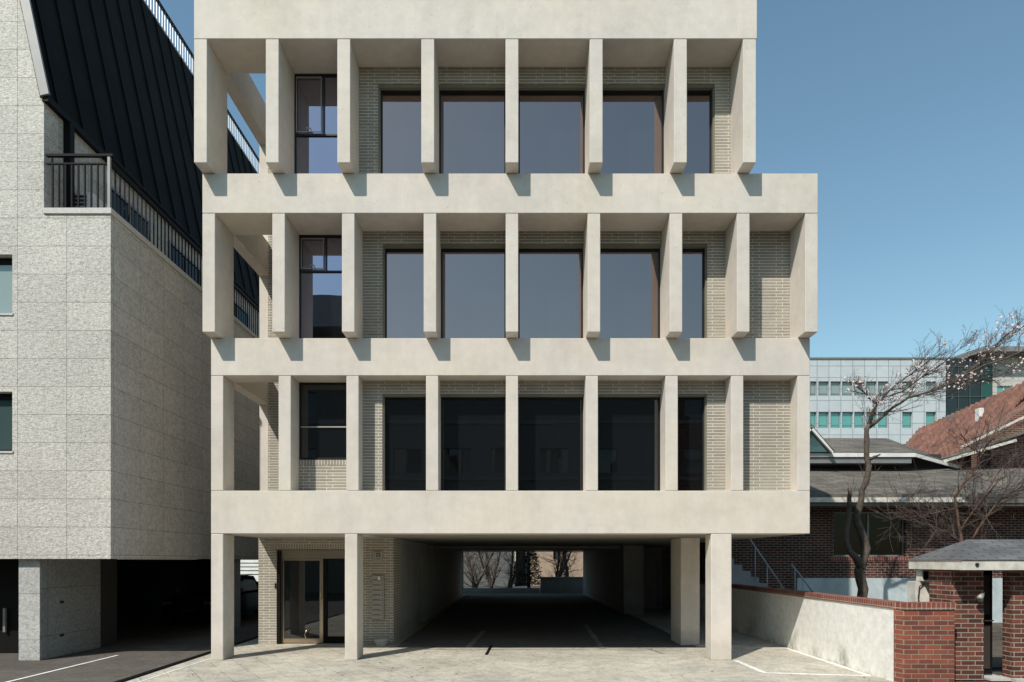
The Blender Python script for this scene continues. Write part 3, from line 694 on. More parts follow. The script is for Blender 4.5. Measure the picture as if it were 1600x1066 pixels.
def shingle(name, c1, c2, bw=0.33, rh=0.14):
    m, t, n, l, b = newmat(name); p = pos(n); s = n.new('ShaderNodeSeparateXYZ'); l.new(p, s.inputs[0])
    yy = N(n, 'ShaderNodeMath', operation='MULTIPLY_ADD'); l.new(s.outputs[1], yy.inputs[0]); yy.inputs[1].default_value = 0.9; l.new(s.outputs[2], yy.inputs[2])
    c = n.new('ShaderNodeCombineXYZ'); l.new(s.outputs[0], c.inputs[0]); l.new(yy.outputs[0], c.inputs[1])
    ad = n.new('ShaderNodeVectorMath'); ad.operation = 'ADD'; ad.inputs[1].default_value = (50, 50, 0); l.new(c.outputs[0], ad.inputs[0])
    br = n.new('ShaderNodeTexBrick'); l.new(ad.outputs[0], br.inputs['Vector']); br.offset = 0.5
    br.inputs['Scale'].default_value = 1; br.inputs['Brick Width'].default_value = bw; br.inputs['Row Height'].default_value = rh
    br.inputs['Mortar Size'].default_value = 0.009; br.inputs['Mortar Smooth'].default_value = 0.4
    br.inputs['Color1'].default_value = (*c1, 1); br.inputs['Color2'].default_value = (*c2, 1); br.inputs['Mortar'].default_value = (c2[0]*.35, c2[1]*.35, c2[2]*.35, 1)
    f = ramp(n, l, noise(n, l, p, 1.2, 6, 0.7), [(0.3, 0.65), (0.7, 1.1)])
    l.new(mul(n, l, br.outputs['Color'], f), b.inputs['Base Color']); b.inputs['Roughness'].default_value = 0.92; b.inputs['Specular IOR Level'].default_value = 0.2
    bump(n, l, noise(n, l, p, 60, 3), b, 0.5, 0.01); return m
bpy.data.materials.remove(m_)
SHG = shingle('grey_shingles', (0.17, 0.17, 0.175), (0.13, 0.13, 0.135), 0.34, 0.10)
SHB = shingle('brown_grey_shingles', (0.19, 0.175, 0.15), (0.12, 0.11, 0.095), 0.5, 0.22)
fx, fy0, fy1, fz = 7.03, -2.66, -1.18, 1.96
cz0, cz1 = 1.80, 1.955
m = MB(); xe = 11.0; rzx = 7.62; rzy = -1.9; rz = 2.30
A_, B_, C_, D_ = (fx, fy0, fz), (xe, fy0, fz), (xe, fy1, fz), (fx, fy1, fz); E_, F_ = (rzx, rzy, rz), (xe, rzy, rz)
for q in ((A_, B_, F_, E_), (D_, A_, E_), (C_, D_, E_, F_)): m.quad(q)
m.quad((D_, C_, B_, A_)); m.quad((B_, C_, F_))
obj('canopy_roof', m, SHG, GT)
m = MB(); m.box(fx+.02, xe, fy0+.02, fy0+.07, cz0, cz1); m.box(fx+.02, fx+.07, fy0+.07, fy1-.02, cz0, cz1); m.box(fx+.071, xe, fy0+.071, fy1-.02, cz0+.06, cz0+.09); fa = obj('fascia', m, CREAM, GT)
hp = (6.93+.35, fy0+.012, 1.885)
m = MB(); m.lathe(hp, [(.028, -.01), (.028, .01)], 14, 'y'); obj('pipe_end', m, INK, fa)
SL = thing('spotlight', 'small grey spotlight fixed to the brick gate pier', 'spotlight', (7.55, -2.24, 1.33))
m = MB(); m.tube([(7.50, -2.38, 1.34), (7.53, -2.36, 1.36), (7.62, -2.30, 1.43)], [.045, .045, .02], 12); obj('lamp_head', m, PLATE, SL)
m = MB(); m.tube([(7.58, -2.33, 1.39), (7.62, -2.23, 1.33)], .012); m.box(7.58, 7.66, -2.235, -2.221, 1.28, 1.38); obj('bracket', m, PLATE, SL)
# meter cabinet behind the corner wall
MC = thing('meter_cabinet', 'pale metal meter box on a cabinet behind the low red brick wall', 'cabinet', (7.35, -1.3, 0))
m = MB(); m.box(7.06, 7.36, -1.4, -1.15, 0, 1.58, .005); obj('cabinet_body', m, CREAM, MC)
m = MB(); m.box(7.12, 7.36, -1.48, -1.3, 1.59, 1.79, .005); mb2 = obj('meter_box', m, CREAM, MC)
m = MB(); m.box(7.14, 7.22, -1.49, -1.481, 1.62, 1.76); obj('meter_window', m, BLACKM, mb2)
m = MB(); m.tube([(7.2,-1.42,1.55),(7.10,-1.44,1.5),(7.08,-1.44,1.3),(7.12,-1.43,1.1)], .01); obj('cable', m, INK, MC)

# ------------------------------------------------------------------ brick bungalow
HY = 7.8
BH = thing('brick_bungalow', 'low dark brick house with grey shingled double roof behind the white garden wall', 'house', (13, 12, 0))
hx0, hx1 = 4.9+1.4, 24.0
wx0, wx1, wz0, wz1 = P(1303,0,HY).x, P(1415,0,HY).x, 2.06, 3.45
m = MB(); m.wall(hx0, hx1, 1.40, 3.75, HY, HY+.3, [(wx0, wx1, wz0, wz1)]); obj('brick_wall', m, HOUSEB, BH)
m = MB(); m.box(wx0-.1, wx1+.1, HY-.02, HY+.1, wz0-.12, wz0-.001); obj('brick_sill', m, COPB, BH)
BLUEB = plain('pale_blue_render', (0.50, 0.57, 0.58), 0.85, var=0.2, scale=2.5, bmp=.3)
m = MB(); m.box(P(1245,0,HY).x, hx1, HY-.03, HY+.28, 0.0, 1.398); obj('rendered_plinth', m, BLUEB, BH)
m = MB(); m.box(hx0, P(1245,0,HY).x-.002, HY, HY+.28, 0.0, 1.398); obj('brick_plinth', m, HOUSEB, BH)
f = MB(); t = .05
f.box(wx0, wx1, HY+.1, HY+.16, wz0, wz0+t); f.box(wx0, wx1, HY+.1, HY+.16, wz1-t, wz1)
f.box(wx0, wx0+t, HY+.1, HY+.16, wz0+t, wz1-t); f.box(wx1-t, wx1, HY+.1, HY+.16, wz0+t, wz1-t); cxm = (wx0+wx1)/2; f.box(cxm-.03, cxm+.03, HY+.1, HY+.16, wz0+t, wz1-t)
wo = obj('window', f, FLASH, BH); q = MB(); q.box(wx0+.03, wx1-.03, HY+.13, HY+.14, wz0+.03, wz1-.03); obj('pane', q, GLASSB, wo)
m = MB(); m.box(hx0+.05, hx1-.05, HY+.3, 17, 0, 3.7); obj('house_body', m, HOUSEB, BH)
# lower roof
ey = 6.8
m = MB(); m.quad([(5.7, ey, 3.90), (hx1+1, ey, 3.90), (hx1+1, 10.2, 5.12), (5.7, 10.2, 5.12)], .05)
lr = obj('lower_roof', m, SHB, BH)
m = MB(); m.box(5.7, 13.35, ey-.02, ey+.06, 3.66, 3.80); obj('white_fascia', m, CREAM, lr)
m = MB(); m.box(5.7, hx1+1, ey+.0, ey+.10, 3.802, 3.90); obj('gutter', m, plain('stained_gutter', (0.17, 0.15, 0.12), .7, var=.5, scale=5), lr)
m = MB(); m.box(5.7, hx1+1, ey+.061, HY, 3.56, 3.66); m.box(13.36, hx1+1, ey+.02, ey+.06, 3.64, 3.80); obj('soffit', m, plain('brown_soffit', (0.16, 0.14, 0.12), .8), lr)
# upper tier
uy = 9.5
m = MB(); m.box(5.8, 14.8, 10.2, 16.5, 4.4, 5.6); obj('clerestory_wall', m, DARKROOM, BH)
a = P(1425, 705, uy)
m = MB()
ridgeL = (5.8, 12.8, 6.62); ridgeR = (P(1385,0,12.8).x, 12.8, 6.62)
c1 = (P(1430,0,uy).x, uy, 5.55); c2 = (P(1512, 735, 9.9).x, 10.3, 5.25)
m.quad([(5.8, uy, 5.55), c1, ridgeR, ridgeL], .04)
far = (P(1512,0,10.3).x+1.0, 14.5, 5.2)
m.bm.faces.new([m.bm.verts.new(q) for q in (c1, c2, ridgeR)])
m.bm.faces.new([m.bm.verts.new(q) for q in (c2, far, ridgeR)])
m.quad([ridgeL, ridgeR, far, (5.8, 16, 5.2)], .04)
ur = obj('upper_roof', m, SHB, BH)
m = MB(); m.box(5.8, c1[0], uy-.03, uy+.03, 5.40, 5.53); m.bar((c1[0], uy, 5.465), (c2[0], c2[1], c2[2]-.1), .05, .12); obj('white_fascia', m, WHITEP, ur)
m = MB(); m.box(5.8, c1[0]-.1, uy+.031, 10.3, 5.20, 5.38); obj('soffit', m, FLASH, ur)
# little white gable
gy = 9.3; ax = P(1267, 0, gy).x; az = P(0, 668, gy).z; fz_ = 5.55
m = MB(); wd = .68
m.prism([(ax-wd, fz_), (ax+wd, fz_), (ax, az)], 'y', gy+.06, 11.5); gb = obj('dormer', m, TEALD, BH)
m = MB(); m.bar((ax-wd-.05, gy, fz_-.03), (ax+.02, gy, az), .12, .09); m.bar((ax+wd+.05, gy, fz_-.03), (ax-.02, gy, az), .12, .09); obj('bargeboard', m, WHITEP, gb)
m = MB(); m.quad([(ax+wd+.1, gy-.06, fz_-.02), (ax+wd+.1, 11.6, fz_-.02), (ax, 11.6, az+.09), (ax, gy-.06, az+.09)], .03); m.quad([(ax, gy-.06, az+.09), (ax, 11.6, az+.09), (ax-wd-.1, 11.6, fz_-.02), (ax-wd-.1, gy-.06, fz_-.02)], .03); obj('dormer_roof', m, SHB, gb)
# outside stairs with handrails
ST = thing('garden_stairs', 'grey concrete steps with thin steel handrails, in the shade by the brick house', 'stairs', (7.6, 6.6, 0))
m = MB(); n_s = 11
for i in range(n_s): m.box(8.75-.24*(i+1), 8.75-.24*i, 6.2, 7.3, 0.02, 0.18*(i+1)+.02)
obj('steps', m, plain('stair_concrete', (0.34, 0.35, 0.35), .9, bmp=.4), ST)
for (a, b, Y_) in (((1172, 843), (1226, 922), 5.9), ((1237, 882), (1271, 926), 6.1)):
    m = MB(); p0 = P(*a, Y_); p1 = P(*b, Y_); m.tube([p0, p1], .022)
    for k in (0.15, .5, .9):
        q = p0.lerp(p1, k); m.tube([q, (q.x, q.y, max(0.05, q.z-.95))], .016)
    obj('handrail', m, RAILW, ST)

# ------------------------------------------------------------------ orange tiled house
m_, t_, n_, l_, b_ = newmat('clay_tiles'); s = n_.new('ShaderNodeSeparateXYZ'); l_.new(pos(n_), s.inputs[0])
f = ramp(n_, l_, noise(n_, l_, pos(n_), 2.0, 6, .7), [(0.32, (0.075, 0.05, 0.04)), (0.5, (0.19, 0.085, 0.058)), (0.72, (0.30, 0.155, 0.11))])
l_.new(f, b_.inputs['Base Color']); b_.inputs['Roughness'].default_value = .85; TILE = m_
TH = thing('tiled_house', 'red brick house with an orange clay tile roof, behind the grey roofs', 'house', (20, 15, 0))
R0 = Vector((20.7, 21, 8.4)); R1 = Vector((19.15, 11.6, 8.4)); ed = Vector((-2.1, 0, -2.4))
m = MB(); m.quad([R0, R1, R1+ed, R0+ed], .08)
m.quad([R1, R0, R0+Vector((3, 0, -2.4)), R1+Vector((3, 0, -2.4))], .08)
tr = obj('tiled_roof', m, TILE, TH)
m = MB(); k = 0; dv = (R1-R0); nn = 22
for i in range(nn+1):
    a = R0 + dv*(i/nn); up = Vector((-.02, 0, .05))
    pts = []
    for j in range(14):
        q = a + ed*(j/13.0); pts += [q + up + Vector((-.05, 0, .10)), q + up + ed*(0.9/13.0)]
    m.tube(pts, .17, 8)
obj('tile_rolls', m, TILE, tr)
m = MB(); m.tube([R0+Vector((0,0,.1)), R1+Vector((0,0,.1))], .13, 8); obj('ridge_cap', m, DARKB, tr)
m = MB()
def hsec(y, rx_): return [(rx_-1.7, y, 0), (rx_+2.6, y, 0), (rx_+2.6, y, 6.1), (rx_, y, 8.18), (rx_-1.7, y, 6.2)]
ra = [m.bm.verts.new(p) for p in hsec(12.2, 19.25)]; rb2 = [m.bm.verts.new(p) for p in hsec(20.9, 20.68)]
for k in range(5): m.bm.faces.new((ra[k], ra[(k+1) % 5], rb2[(k+1) % 5], rb2[k]))
m.bm.faces.new(ra[::-1]); m.bm.faces.new(rb2); bmesh.ops.recalc_face_normals(m.bm, faces=m.bm.faces)
obj('brick_wall', m, DARKB, TH)
m = MB(); m.bar((17.05, 11.55, 5.95), (19.15, 11.55, 8.30), .12, .16); obj('bargeboard', m, CREAM, TH)
cpt = P(1532, 668, 13.5); m = MB(); m.box(cpt.x-.09, cpt.x+.09, 13.4, 13.7, cpt.z-.6, cpt.z+.75, .02); obj('white_chimney', m, WHITEP, TH)
m = MB(); q = P(1492, 655, 17); m.box(q.x, q.x+.5, 17, 17.6, q.z-.8, q.z+.22); obj('vent_box', m, FLASH, TH)
# second brick house at the right edge
EH = thing('brick_gable_house', 'dark brick gable rising at the right edge beside the orange tile roof', 'house', (19, 10, 0))
b0 = P(1550, 700, 10.5)
m = MB(); m.prism([(P(1548,0,10.5).x, 0), (28, 0), (28, 8.6), (P(1640,0,10.5).x, P(0,612,10.5).z), (P(1548,0,10.5).x, P(0,676,10.5).z)], 'y', 10.5, 11.5); obj('gable_wall', m, DARKB, EH)
m = MB(); p0 = P(1472, 718, 10.2); p1 = P(1660, 655, 10.2); m.bar(p0, p1, 1.2, .05); obj('roof', m, SHB, EH)
m = MB(); m.bar(P(1474, 721, 9.6), P(1588, 688, 9.6), .05, .09); m.bar(P(1500,700,9.6), P(1600, 652, 9.6), .05, .07); obj('bargeboard', m, CREAM, EH)

# ------------------------------------------------------------------ far office buildings
PANEL = brick('metal_panels', (0.50, 0.54, 0.56), (0.46, 0.50, 0.52), (0.24, 0.27, 0.29), 1.0175, 0.98, 0.03, 0.0, rough=.5, dirt=.08, bmp=.1, ox=0.19)
FY = 45.0
OB = thing('panel_office_block', 'distant pale blue panel office block with rows of teal windows', 'building', (30, 50, 0))
ztop = P(0, 561, FY).z
cols = [(1266,1276),(1279,1295),(1298,1314),(1316,1333),(1335,1351),(1354,1370),(1372,1388),(1410,1426),(1447,1463)]
rows = [(596, 619), (644, 669), (694, 718)]
holes = []
for a, b in cols:
    for c, d in rows: holes.append((P(a,0,FY).x, P(b,0,FY).x, P(0,d,FY).z, P(0,c,FY).z))
m = MB(); m.wall(18.0, P(1478,0,FY).x, 0, ztop, FY, FY+.6, holes); obj('panel_wall', m, PANEL, OB)
m = MB(); m.box(18.0, P(1478,0,FY).x-.002, FY+.61, 65, 0, ztop-.01); obj('block_body', m, DARKROOM, OB)
m = MB(); m.box(17.9, P(1478,0,FY).x+.1, FY-.1, FY+.7, ztop, ztop+.12); obj('parapet_cap', m, FLASH, OB)
for i, h in enumerate(holes):
    f = MB(); a, b, c, d = h; q = c + (d-c)*.2; t = .05; y0 = FY+.2; y1 = FY+.3
    f.box(a, b, y0, y1, c, c+t); f.box(a, b, y0, y1, d-t, d); f.box(a, a+t, y0, y1, c+t, d-t); f.box(b-t, b, y0, y1, c+t, d-t); f.box(a+t, b-t, y0, y1, q-.03, q+.03)
    wo = obj('window', f, FLASH, OB)
    g_ = MB(); g_.box(a+.02, b-.02, FY+.24, FY+.26, c+.02, d-.02); obj('pane', g_, BLIND if i % 3 == 0 else TEAL, wo)
GT2 = thing('glass_tower', 'dark green glass stair tower with a flat roof canopy, beside the panel office block', 'building', (40, 52, 0))
TY = 46.0
tx0, tx1, tx2 = P(1479,0,TY).x, P(1533,0,TY).x, P(1551,0,TY).x
CUR = glass('dark_curtain_glass', (0.5, 0.6, 0.58), 0.05, (0.012, 0.016, 0.015)); CURG = glass('green_curtain_glass', (0.4, 0.6, 0.55), 0.05, (0.02, 0.07, 0.055))
m = MB(); m.box(tx0, tx1, TY, 60, 0, P(0,560,TY).z); obj('dark_glazing', m, CUR, GT2)
m = MB(); m.box(tx1+.01, tx2, TY, 60, 0, P(0,556,TY).z); obj('green_glazing', m, CURG, GT2)
m = MB()
for yy in (573, 586, 594, 620, 650): z = P(0, yy, TY).z; m.box(tx0, tx2, TY-.08, TY-.01, z-.035, z+.035)
for xx in (1497, 1515, 1533): x = P(xx, 0, TY).x; m.box(x-.03, x+.03, TY-.07, TY-.015, 0, P(0,562,TY).z)
obj('mullion', m, plain('dark_mullion', (.07,.08,.08), .5), GT2)
m = MB(); zt_ = P(0, 546, 44).z
sl = [P(1484, 569, 47), P(1536, 541, 41), P(1680, 552, 41), P(1680, 560, 52)]
z_ = 20.6
m.prism([(P(1484,0,48).x, 48), (P(1538,0,44.6).x, 44.6), (P(1720,0,44.6).x, 44.6), (P(1720,0,50).x, 50), (P(1484,0,48).x, 50)], 'z', P(0,549,44.6).z, P(0,541,44.6).z)
obj('roof_canopy', m, FLASH, GT2)
WB = thing('pale_stone_block', 'pale stone office block with teal windows at the right edge of the view', 'building', (46, 52, 0))
wz = P(0, 557, TY).z
wh_ = [(P(1558,0,TY).x, P(1582,0,TY).x, P(0,625,TY).z, P(0,603,TY).z), (P(1610,0,TY).x, P(1640,0,TY).x, P(0,625,TY).z, P(0,603,TY).z)]
m = MB(); m.wall(tx2+.01, 58, 0, wz, TY, TY+.5, wh_); obj('stone_wall', m, brick('stone_blocks', (.52,.50,.46), (.48,.46,.42), (.3,.29,.27), 1.2, .5, .02, .5, dirt=.12), WB)
m = MB(); m.box(tx2+.02, 58, TY+.51, 60, 0, wz-.01); obj('block_body', m, DARKROOM, WB)
for h in wh_:
    a, b, c, d = h; f = MB(); t = .06
    f.box(a, b, TY+.1, TY+.2, c, c+t); f.box(a, b, TY+.1, TY+.2, d-t, d); f.box(a, a+t, TY+.1, TY+.2, c+t, d-t); f.box(b-t, b, TY+.1, TY+.2, c+t, d-t); f.box((a+b)/2-.04, (a+b)/2+.04, TY+.1, TY+.2, c+t, d-t)
    wo = obj('window', f, WHITEP, WB); q = MB(); q.box(a+.02, b-.02, TY+.14, TY+.16, c+.02, d-.02); obj('pane', q, TEAL, wo)

# ------------------------------------------------------------------ beyond the car park
m = MB(); m.box(1.66, 5.6, 26.6, 26.8, 0, 0.90); m.box(1.64, 5.62, 26.56, 26.84, 0.902, 0.96)
tag(obj('court_wall', m, CON_IN), 'low grey wall seen at the far end of the car park', 'wall')
m = MB(); m.box(-9, 1.62, 27.2, 27.45, 0, 0.28); tag(obj('low_kerb_wall', m, CON_IN), 'very low kerb wall under the bare trees beyond the car park', 'wall')
m = MB(); m.box(-6, 0.2, 37, 44, 0, 7); tag(obj('grey_annex', m, plain('grey_render', (.13,.135,.13), .9)), 'plain grey building behind bare trees, at the end of the car park tunnel', 'building')
BGB = thing('beige_building', 'sunlit beige building behind trees at the far end of the car park', 'building', (5, 40, 0))
m = MB(); m.wall(1.2, 12, 0, 7, 38, 38.3, [(3.1, 3.6, 2.0, 3.0), (6.6, 7.2, 1.4, 2.6)]); obj('wall', m, plain('beige_render', (.40,.30,.22), .9), BGB)
m = MB(); m.box(1.21, 12, 38.31, 45, 0, 6.99); obj('building_body', m, DARKROOM, BGB)
m = MB(); m.box(0.3, 1.1, 41, 42, 0, 6); tag(obj('brick_shed', m, DARKB), 'narrow dark brick wall between the grey and beige buildings beyond the tunnel', 'building')
m = MB(); m.box(-22, -8, 35.5, 36, 0, 4); tag(obj('pale_wall', m, WHITEP), 'bright white wall glimpsed through the dark undercroft on the left', 'wall')
m = MB()
for i in range(5): m.box(-20, -8, 30, 30.08, 1.0+i*.24, 1.06+i*.24)
for i in range(6): m.box(-19.9+i*2.2, -19.82+i*2.2, 30.01, 30.07, 0, 2.1)
tag(obj('slat_fence', m, BLACKM), 'dark slatted fence in front of the bright wall behind the granite building', 'fence')

# ------------------------------------------------------------------ trees
class Tree:
    def __init__(self, seed, k=1.0): self.r = random.Random(seed); self.tr = MB(); self.tw = MB(); self.tips = []; self.k = k
    def limb(self, pts, radii, mb=None, n=8):
        radii = [q*self.k for q in radii]
        # densify with small kinks
        out = []; rr = []
        pts = [Vector(p) for p in pts]
        for i in range(len(pts)-1):
            seg = (pts[i+1]-pts[i]).length; k = max(2, int(seg/0.22))
            for j in range(k):
                t = j/k; q = pts[i].lerp(pts[i+1], t); r_ = radii[i]*(1-t)+radii[i+1]*t
                jit = r_*0.45
                if j: q = q + Vector((self.r.uniform(-jit, jit), self.r.uniform(-jit, jit), self.r.uniform(-jit, jit)))
                out.append(q); rr.append(r_*self.r.uniform(.9, 1.12))
        out.append(pts[-1]); rr.append(radii[-1])
        (mb or self.tr).tube(out, rr, n)
        return out, rr
    def twig(self, p, d, length, r0, depth, up=0.15, spread=0.7, nmin=2, nmax=4, bend=0.25, mb=None):
        r = self.r; p = Vector(p); d = Vector(d).normalized(); k = max(3, int(length/0.09)); pts = [p.copy()]; rad = [r0]
        for j in range(k):
            d = (d + Vector((r.uniform(-1,1), r.uniform(-1,1), r.uniform(-1,1)))*bend*0.55 + Vector((0,0,up*0.12))).normalized()
            p = p + d*(length/k); pts.append(p.copy()); rad.append(max(0.0026, r0*(1-(j+1)/k*0.75)))
        (mb or self.tw).tube(pts, rad, 4 if r0 < .012 else 5, cap=False)
        self.tips += [(q, d.copy()) for q in pts[len(pts)//3:]]
        if depth > 0:
            for _ in range(r.randint(nmin, nmax)):
                j = r.randint(1, k-1); q = pts[j]; dd = (pts[min(j+1,k)]-pts[j-1]).normalized()
                sd_ = Vector((r.uniform(-1,1), r.uniform(-1,1), r.uniform(-.5,1)))
                nd = (dd + sd_*spread).normalized()
                self.twig(q, nd, length*r.uniform(.4,.7), rad[j]*.65, depth-1, up, spread, nmin, nmax, bend, mb)
def limb_twigs(T, pts, rr, count, lmin, lmax, depth, t0=0.2, bias=Vector((0,0,0)), spread=1.0, rtw=.012, up=.2, nmax=4):
    for _ in range(count):
        i = T.r.randint(int(len(pts)*t0), len(pts)-2); d = (pts[i+1]-pts[i]).normalized()
        s = Vector((T.r.uniform(-1,1), T.r.uniform(-1,1), T.r.uniform(-1,1)))
        T.twig(pts[i], d*.6+s*spread+bias, T.r.uniform(lmin, lmax), min(rtw, rr[i]*.6), depth, up=up, nmax=nmax)

# plum tree in blossom
PT = thing('plum_tree', 'bare plum tree with scattered pale blossoms leaning right, in front of the brick house', 'tree', P(1350, 970, 4.5)*1.0)
PT.location.z = 0; WL[PT.name] = Vector(PT.location)
T = Tree(3, .74); Y = 4.5
base = P(1348, 992, Y); base.z = 0
T.limb([base, P(1346, 940, Y), P(1345, 906, Y), P(1346, 884, Y)], [.20, .175, .165, .17], n=12)
l1, r1 = T.limb([P(1346, 888, Y), P(1328, 862, Y-.1), P(1322, 835, Y-.1), P(1326, 805, Y), P(1327, 778, Y), P(1327, 763, Y)], [.15, .105, .09, .085, .075, .065], n=10)
l2, r2 = T.limb([P(1346, 888, Y), P(1354, 858, Y+.1), P(1346, 832, Y+.1), P(1338, 806, Y+.1), P(1346, 780, Y), P(1353, 755, Y), P(1358, 728, Y), P(1354, 700, Y), P(1354, 676, Y), P(1358, 664, Y)], [.15, .13, .125, .12, .105, .095, .09, .085, .08, .085], n=10)
T.limb([P(1357, 718, Y), P(1366, 714, Y-.15), P(1376, 710, Y-.2)], [.06, .045, .02], n=7)
b1, q1 = T.limb([P(1357, 666, Y), P(1362, 648, Y), P(1371, 632, Y+.1), P(1380, 620, Y+.2)], [.075, .055, .045, .035], n=8)
b2, q2 = T.limb([P(1358, 668, Y), P(1378, 652, Y-.1), P(1396, 636, Y-.2), P(1418, 622, Y-.3), P(1450, 613, Y-.4), P(1478, 604, Y-.5), P(1512, 584, Y-.6), P(1540, 570, Y-.7), P(1572, 560, Y-.8), P(1612, 542, Y-.9), P(1660, 520, Y-1)], [.065, .055, .045, .038, .034, .032, .03, .027, .024, .02, .015], n=8)
b3, q3 = T.limb([P(1380, 620, Y+.2), P(1402, 600, Y+.2), P(1430, 580, Y+.1), P(1458, 560, Y), P(1480, 545, Y)], [.03, .024, .018, .012, .006], n=6)
b4, q4 = T.limb([P(1378, 622, Y+.2), P(1410, 612, Y+.3), P(1440, 590, Y+.4), P(1470, 570, Y+.4), P(1500, 545, Y+.4), P(1520, 505, Y+.4)], [.028, .024, .02, .015, .010, .004], n=6)
b5, q5 = T.limb([P(1478, 604, Y-.5), P(1498, 590, Y-.4), P(1530, 565, Y-.3), P(1560, 535, Y-.2), P(1590, 510, Y-.2), P(1625, 490, Y)], [.035, .03, .024, .018, .012, .006], n=6)
b6, q6 = T.limb([P(1450, 613, Y-.4), P(1480, 600, Y), P(1520, 596, Y+.2), P(1560, 588, Y+.3), P(1600, 572, Y+.5)], [.03, .022, .018, .012, .006], n=6)
b7, q7 = T.limb([P(1371, 632, Y+.1), P(1358, 622, Y), P(1350, 612, Y), P(1338, 604, Y)], [.035, .024, .016, .008], n=6)
b8, q8 = T.limb([P(1512, 584, Y-.6), P(1545, 552, Y-.5), P(1575, 530, Y-.4), P(1610, 500, Y-.4)], [.03, .02, .014, .006], n=6)
rb = Vector((.9, 0, .35))
for (a, b, n_, lo, hi) in ((b1,q1,16,.25,.75),(b2,q2,44,.4,1.1),(b3,q3,22,.3,.8),(b4,q4,26,.3,.8),(b5,q5,22,.3,.8),(b6,q6,20,.3,.8),(b7,q7,14,.2,.55),(b8,q8,14,.3,.7)):
    limb_twigs(T, a, b, int(n_*1.25), lo, hi, 2, 0.1, rb*.55 if a is not b7 else Vector((-.3,0,.3)), .85, .0085, .3, 4)
ntips_b = len(T.tips)
tips = list(T.tips)
limb_twigs(T, l2, r2, 10, .3, .7, 1, .4, Vector((0,0,.4)), .9, .008); limb_twigs(T, l1, r1, 9, .3, .8, 1, .3, Vector((0,0,.8)), .5, .008)
obj('trunk', T.tr, BARK, PT); obj('twigs', T.tw, TWIG, PT)['kind'] = 'stuff'
m = MB(); rr = random.Random(5)
def blossom(mb, c, s):
    n0 = Vector((rr.uniform(-1,1), rr.uniform(-1,.2), rr.uniform(-.3,1))).normalized()
    u = n0.cross(Vector((0,0,1))).normalized() if abs(n0.z) < .95 else Vector((1,0,0)); v = n0.cross(u)
    for k in range(5):
        a = 2*math.pi*k/5; d = u*math.cos(a)+v*math.sin(a); e = n0.cross(d)
        q = [c, c+d*s*.6+e*s*.36+n0*s*.25, c+d*s+n0*s*.45, c+d*s*.6-e*s*.36+n0*s*.25]
        mb.bm.faces.new([mb.bm.verts.new(x) for x in q])
cl = rr.sample(tips, 340)
for (q, d) in cl:
    if q.z < 6.0-.6 and rr.random() < .5: continue
    for _ in range(rr.randint(1, 4)):
        blossom(m, q + Vector((rr.uniform(-.05,.05), rr.uniform(-.05,.05), rr.uniform(-.05,.05))), rr.uniform(.022,.034))
obj('blossoms', m, PETAL, PT)['kind'] = 'stuff'

# reddish shrub-like tree behind the gate canopy
RT = thing('bare_garden_tree', 'bare tree with reddish trunk and tangled twigs behind the gate canopy', 'tree', (10.1, 1.2, 0))
T = Tree(11, .60); Y = 1.2
base = P(1508, 940, Y); base.z = 0
t1, s1 = T.limb([base, P(1506, 890, Y), P(1502, 842, Y), P(1497, 815, Y), P(1494, 790, Y), P(1492, 775, Y)], [.085, .075, .06, .05, .045, .045], n=8)
t2, s2 = T.limb([P(1492, 778, Y), P(1503, 758, Y), P(1520, 744, Y), P(1528, 725, Y), P(1534, 708, Y), P(1530, 706, Y)], [.045, .04, .036, .034, .03, .03], n=7)
t3, s3 = T.limb([P(1532, 708, Y), P(1515, 698, Y), P(1506, 685, Y), P(1498, 675, Y)], [.028, .022, .014, .006], n=6)
t4, s4 = T.limb([P(1530, 712, Y), P(1545, 692, Y), P(1560, 680, Y), P(1580, 668, Y)], [.03, .022, .014, .008], n=6)
t5, s5 = T.limb([P(1506, 870, Y), P(1528, 828, Y-.2), P(1555, 790, Y-.3), P(1575, 770, Y-.3), P(1612, 755, Y-.3)], [.05, .036, .03, .024, .012], n=7)
t6, s6 = T.limb([P(1494, 795, Y), P(1470, 800, Y), P(1440, 806, Y+.2), P(1405, 808, Y+.2), P(1380, 815, Y+.3)], [.03, .024, .016, .010, .005], n=6)
t7, s7 = T.limb([P(1503, 850, Y), P(1480, 832, Y-.2), P(1450, 820, Y-.2), P(1430, 800, Y-.2), P(1400, 790, Y)], [.035, .022, .015, .010, .005], n=6)
t8, s8 = T.limb([P(1530, 800, Y), P(1545, 770, Y+.1), P(1562, 750, Y), P(1580, 742, Y)], [.03, .022, .014, .008], n=6)
t9, s9 = T.limb([P(1500, 830, Y), P(1520, 800, Y), P(1538, 775, Y), P(1562, 735, Y), P(1600, 700, Y)], [.035, .028, .022, .015, .008], n=6)
for (a, b, n_) in ((t2,s2,14),(t3,s3,9),(t4,s4,13),(t5,s5,22),(t6,s6,20),(t7,s7,20),(t8,s8,12),(t1,s1,6),(t9,s9,16)):
    limb_twigs(T, a, b, int(n_*1.5), .3, .95, 2, .1, Vector((0,0,.1)), 1.0, .008, .1, 3)
obj('trunk', T.tr, BARKR, RT); obj('twigs', T.tw, TWIG, RT)['kind'] = 'stuff'

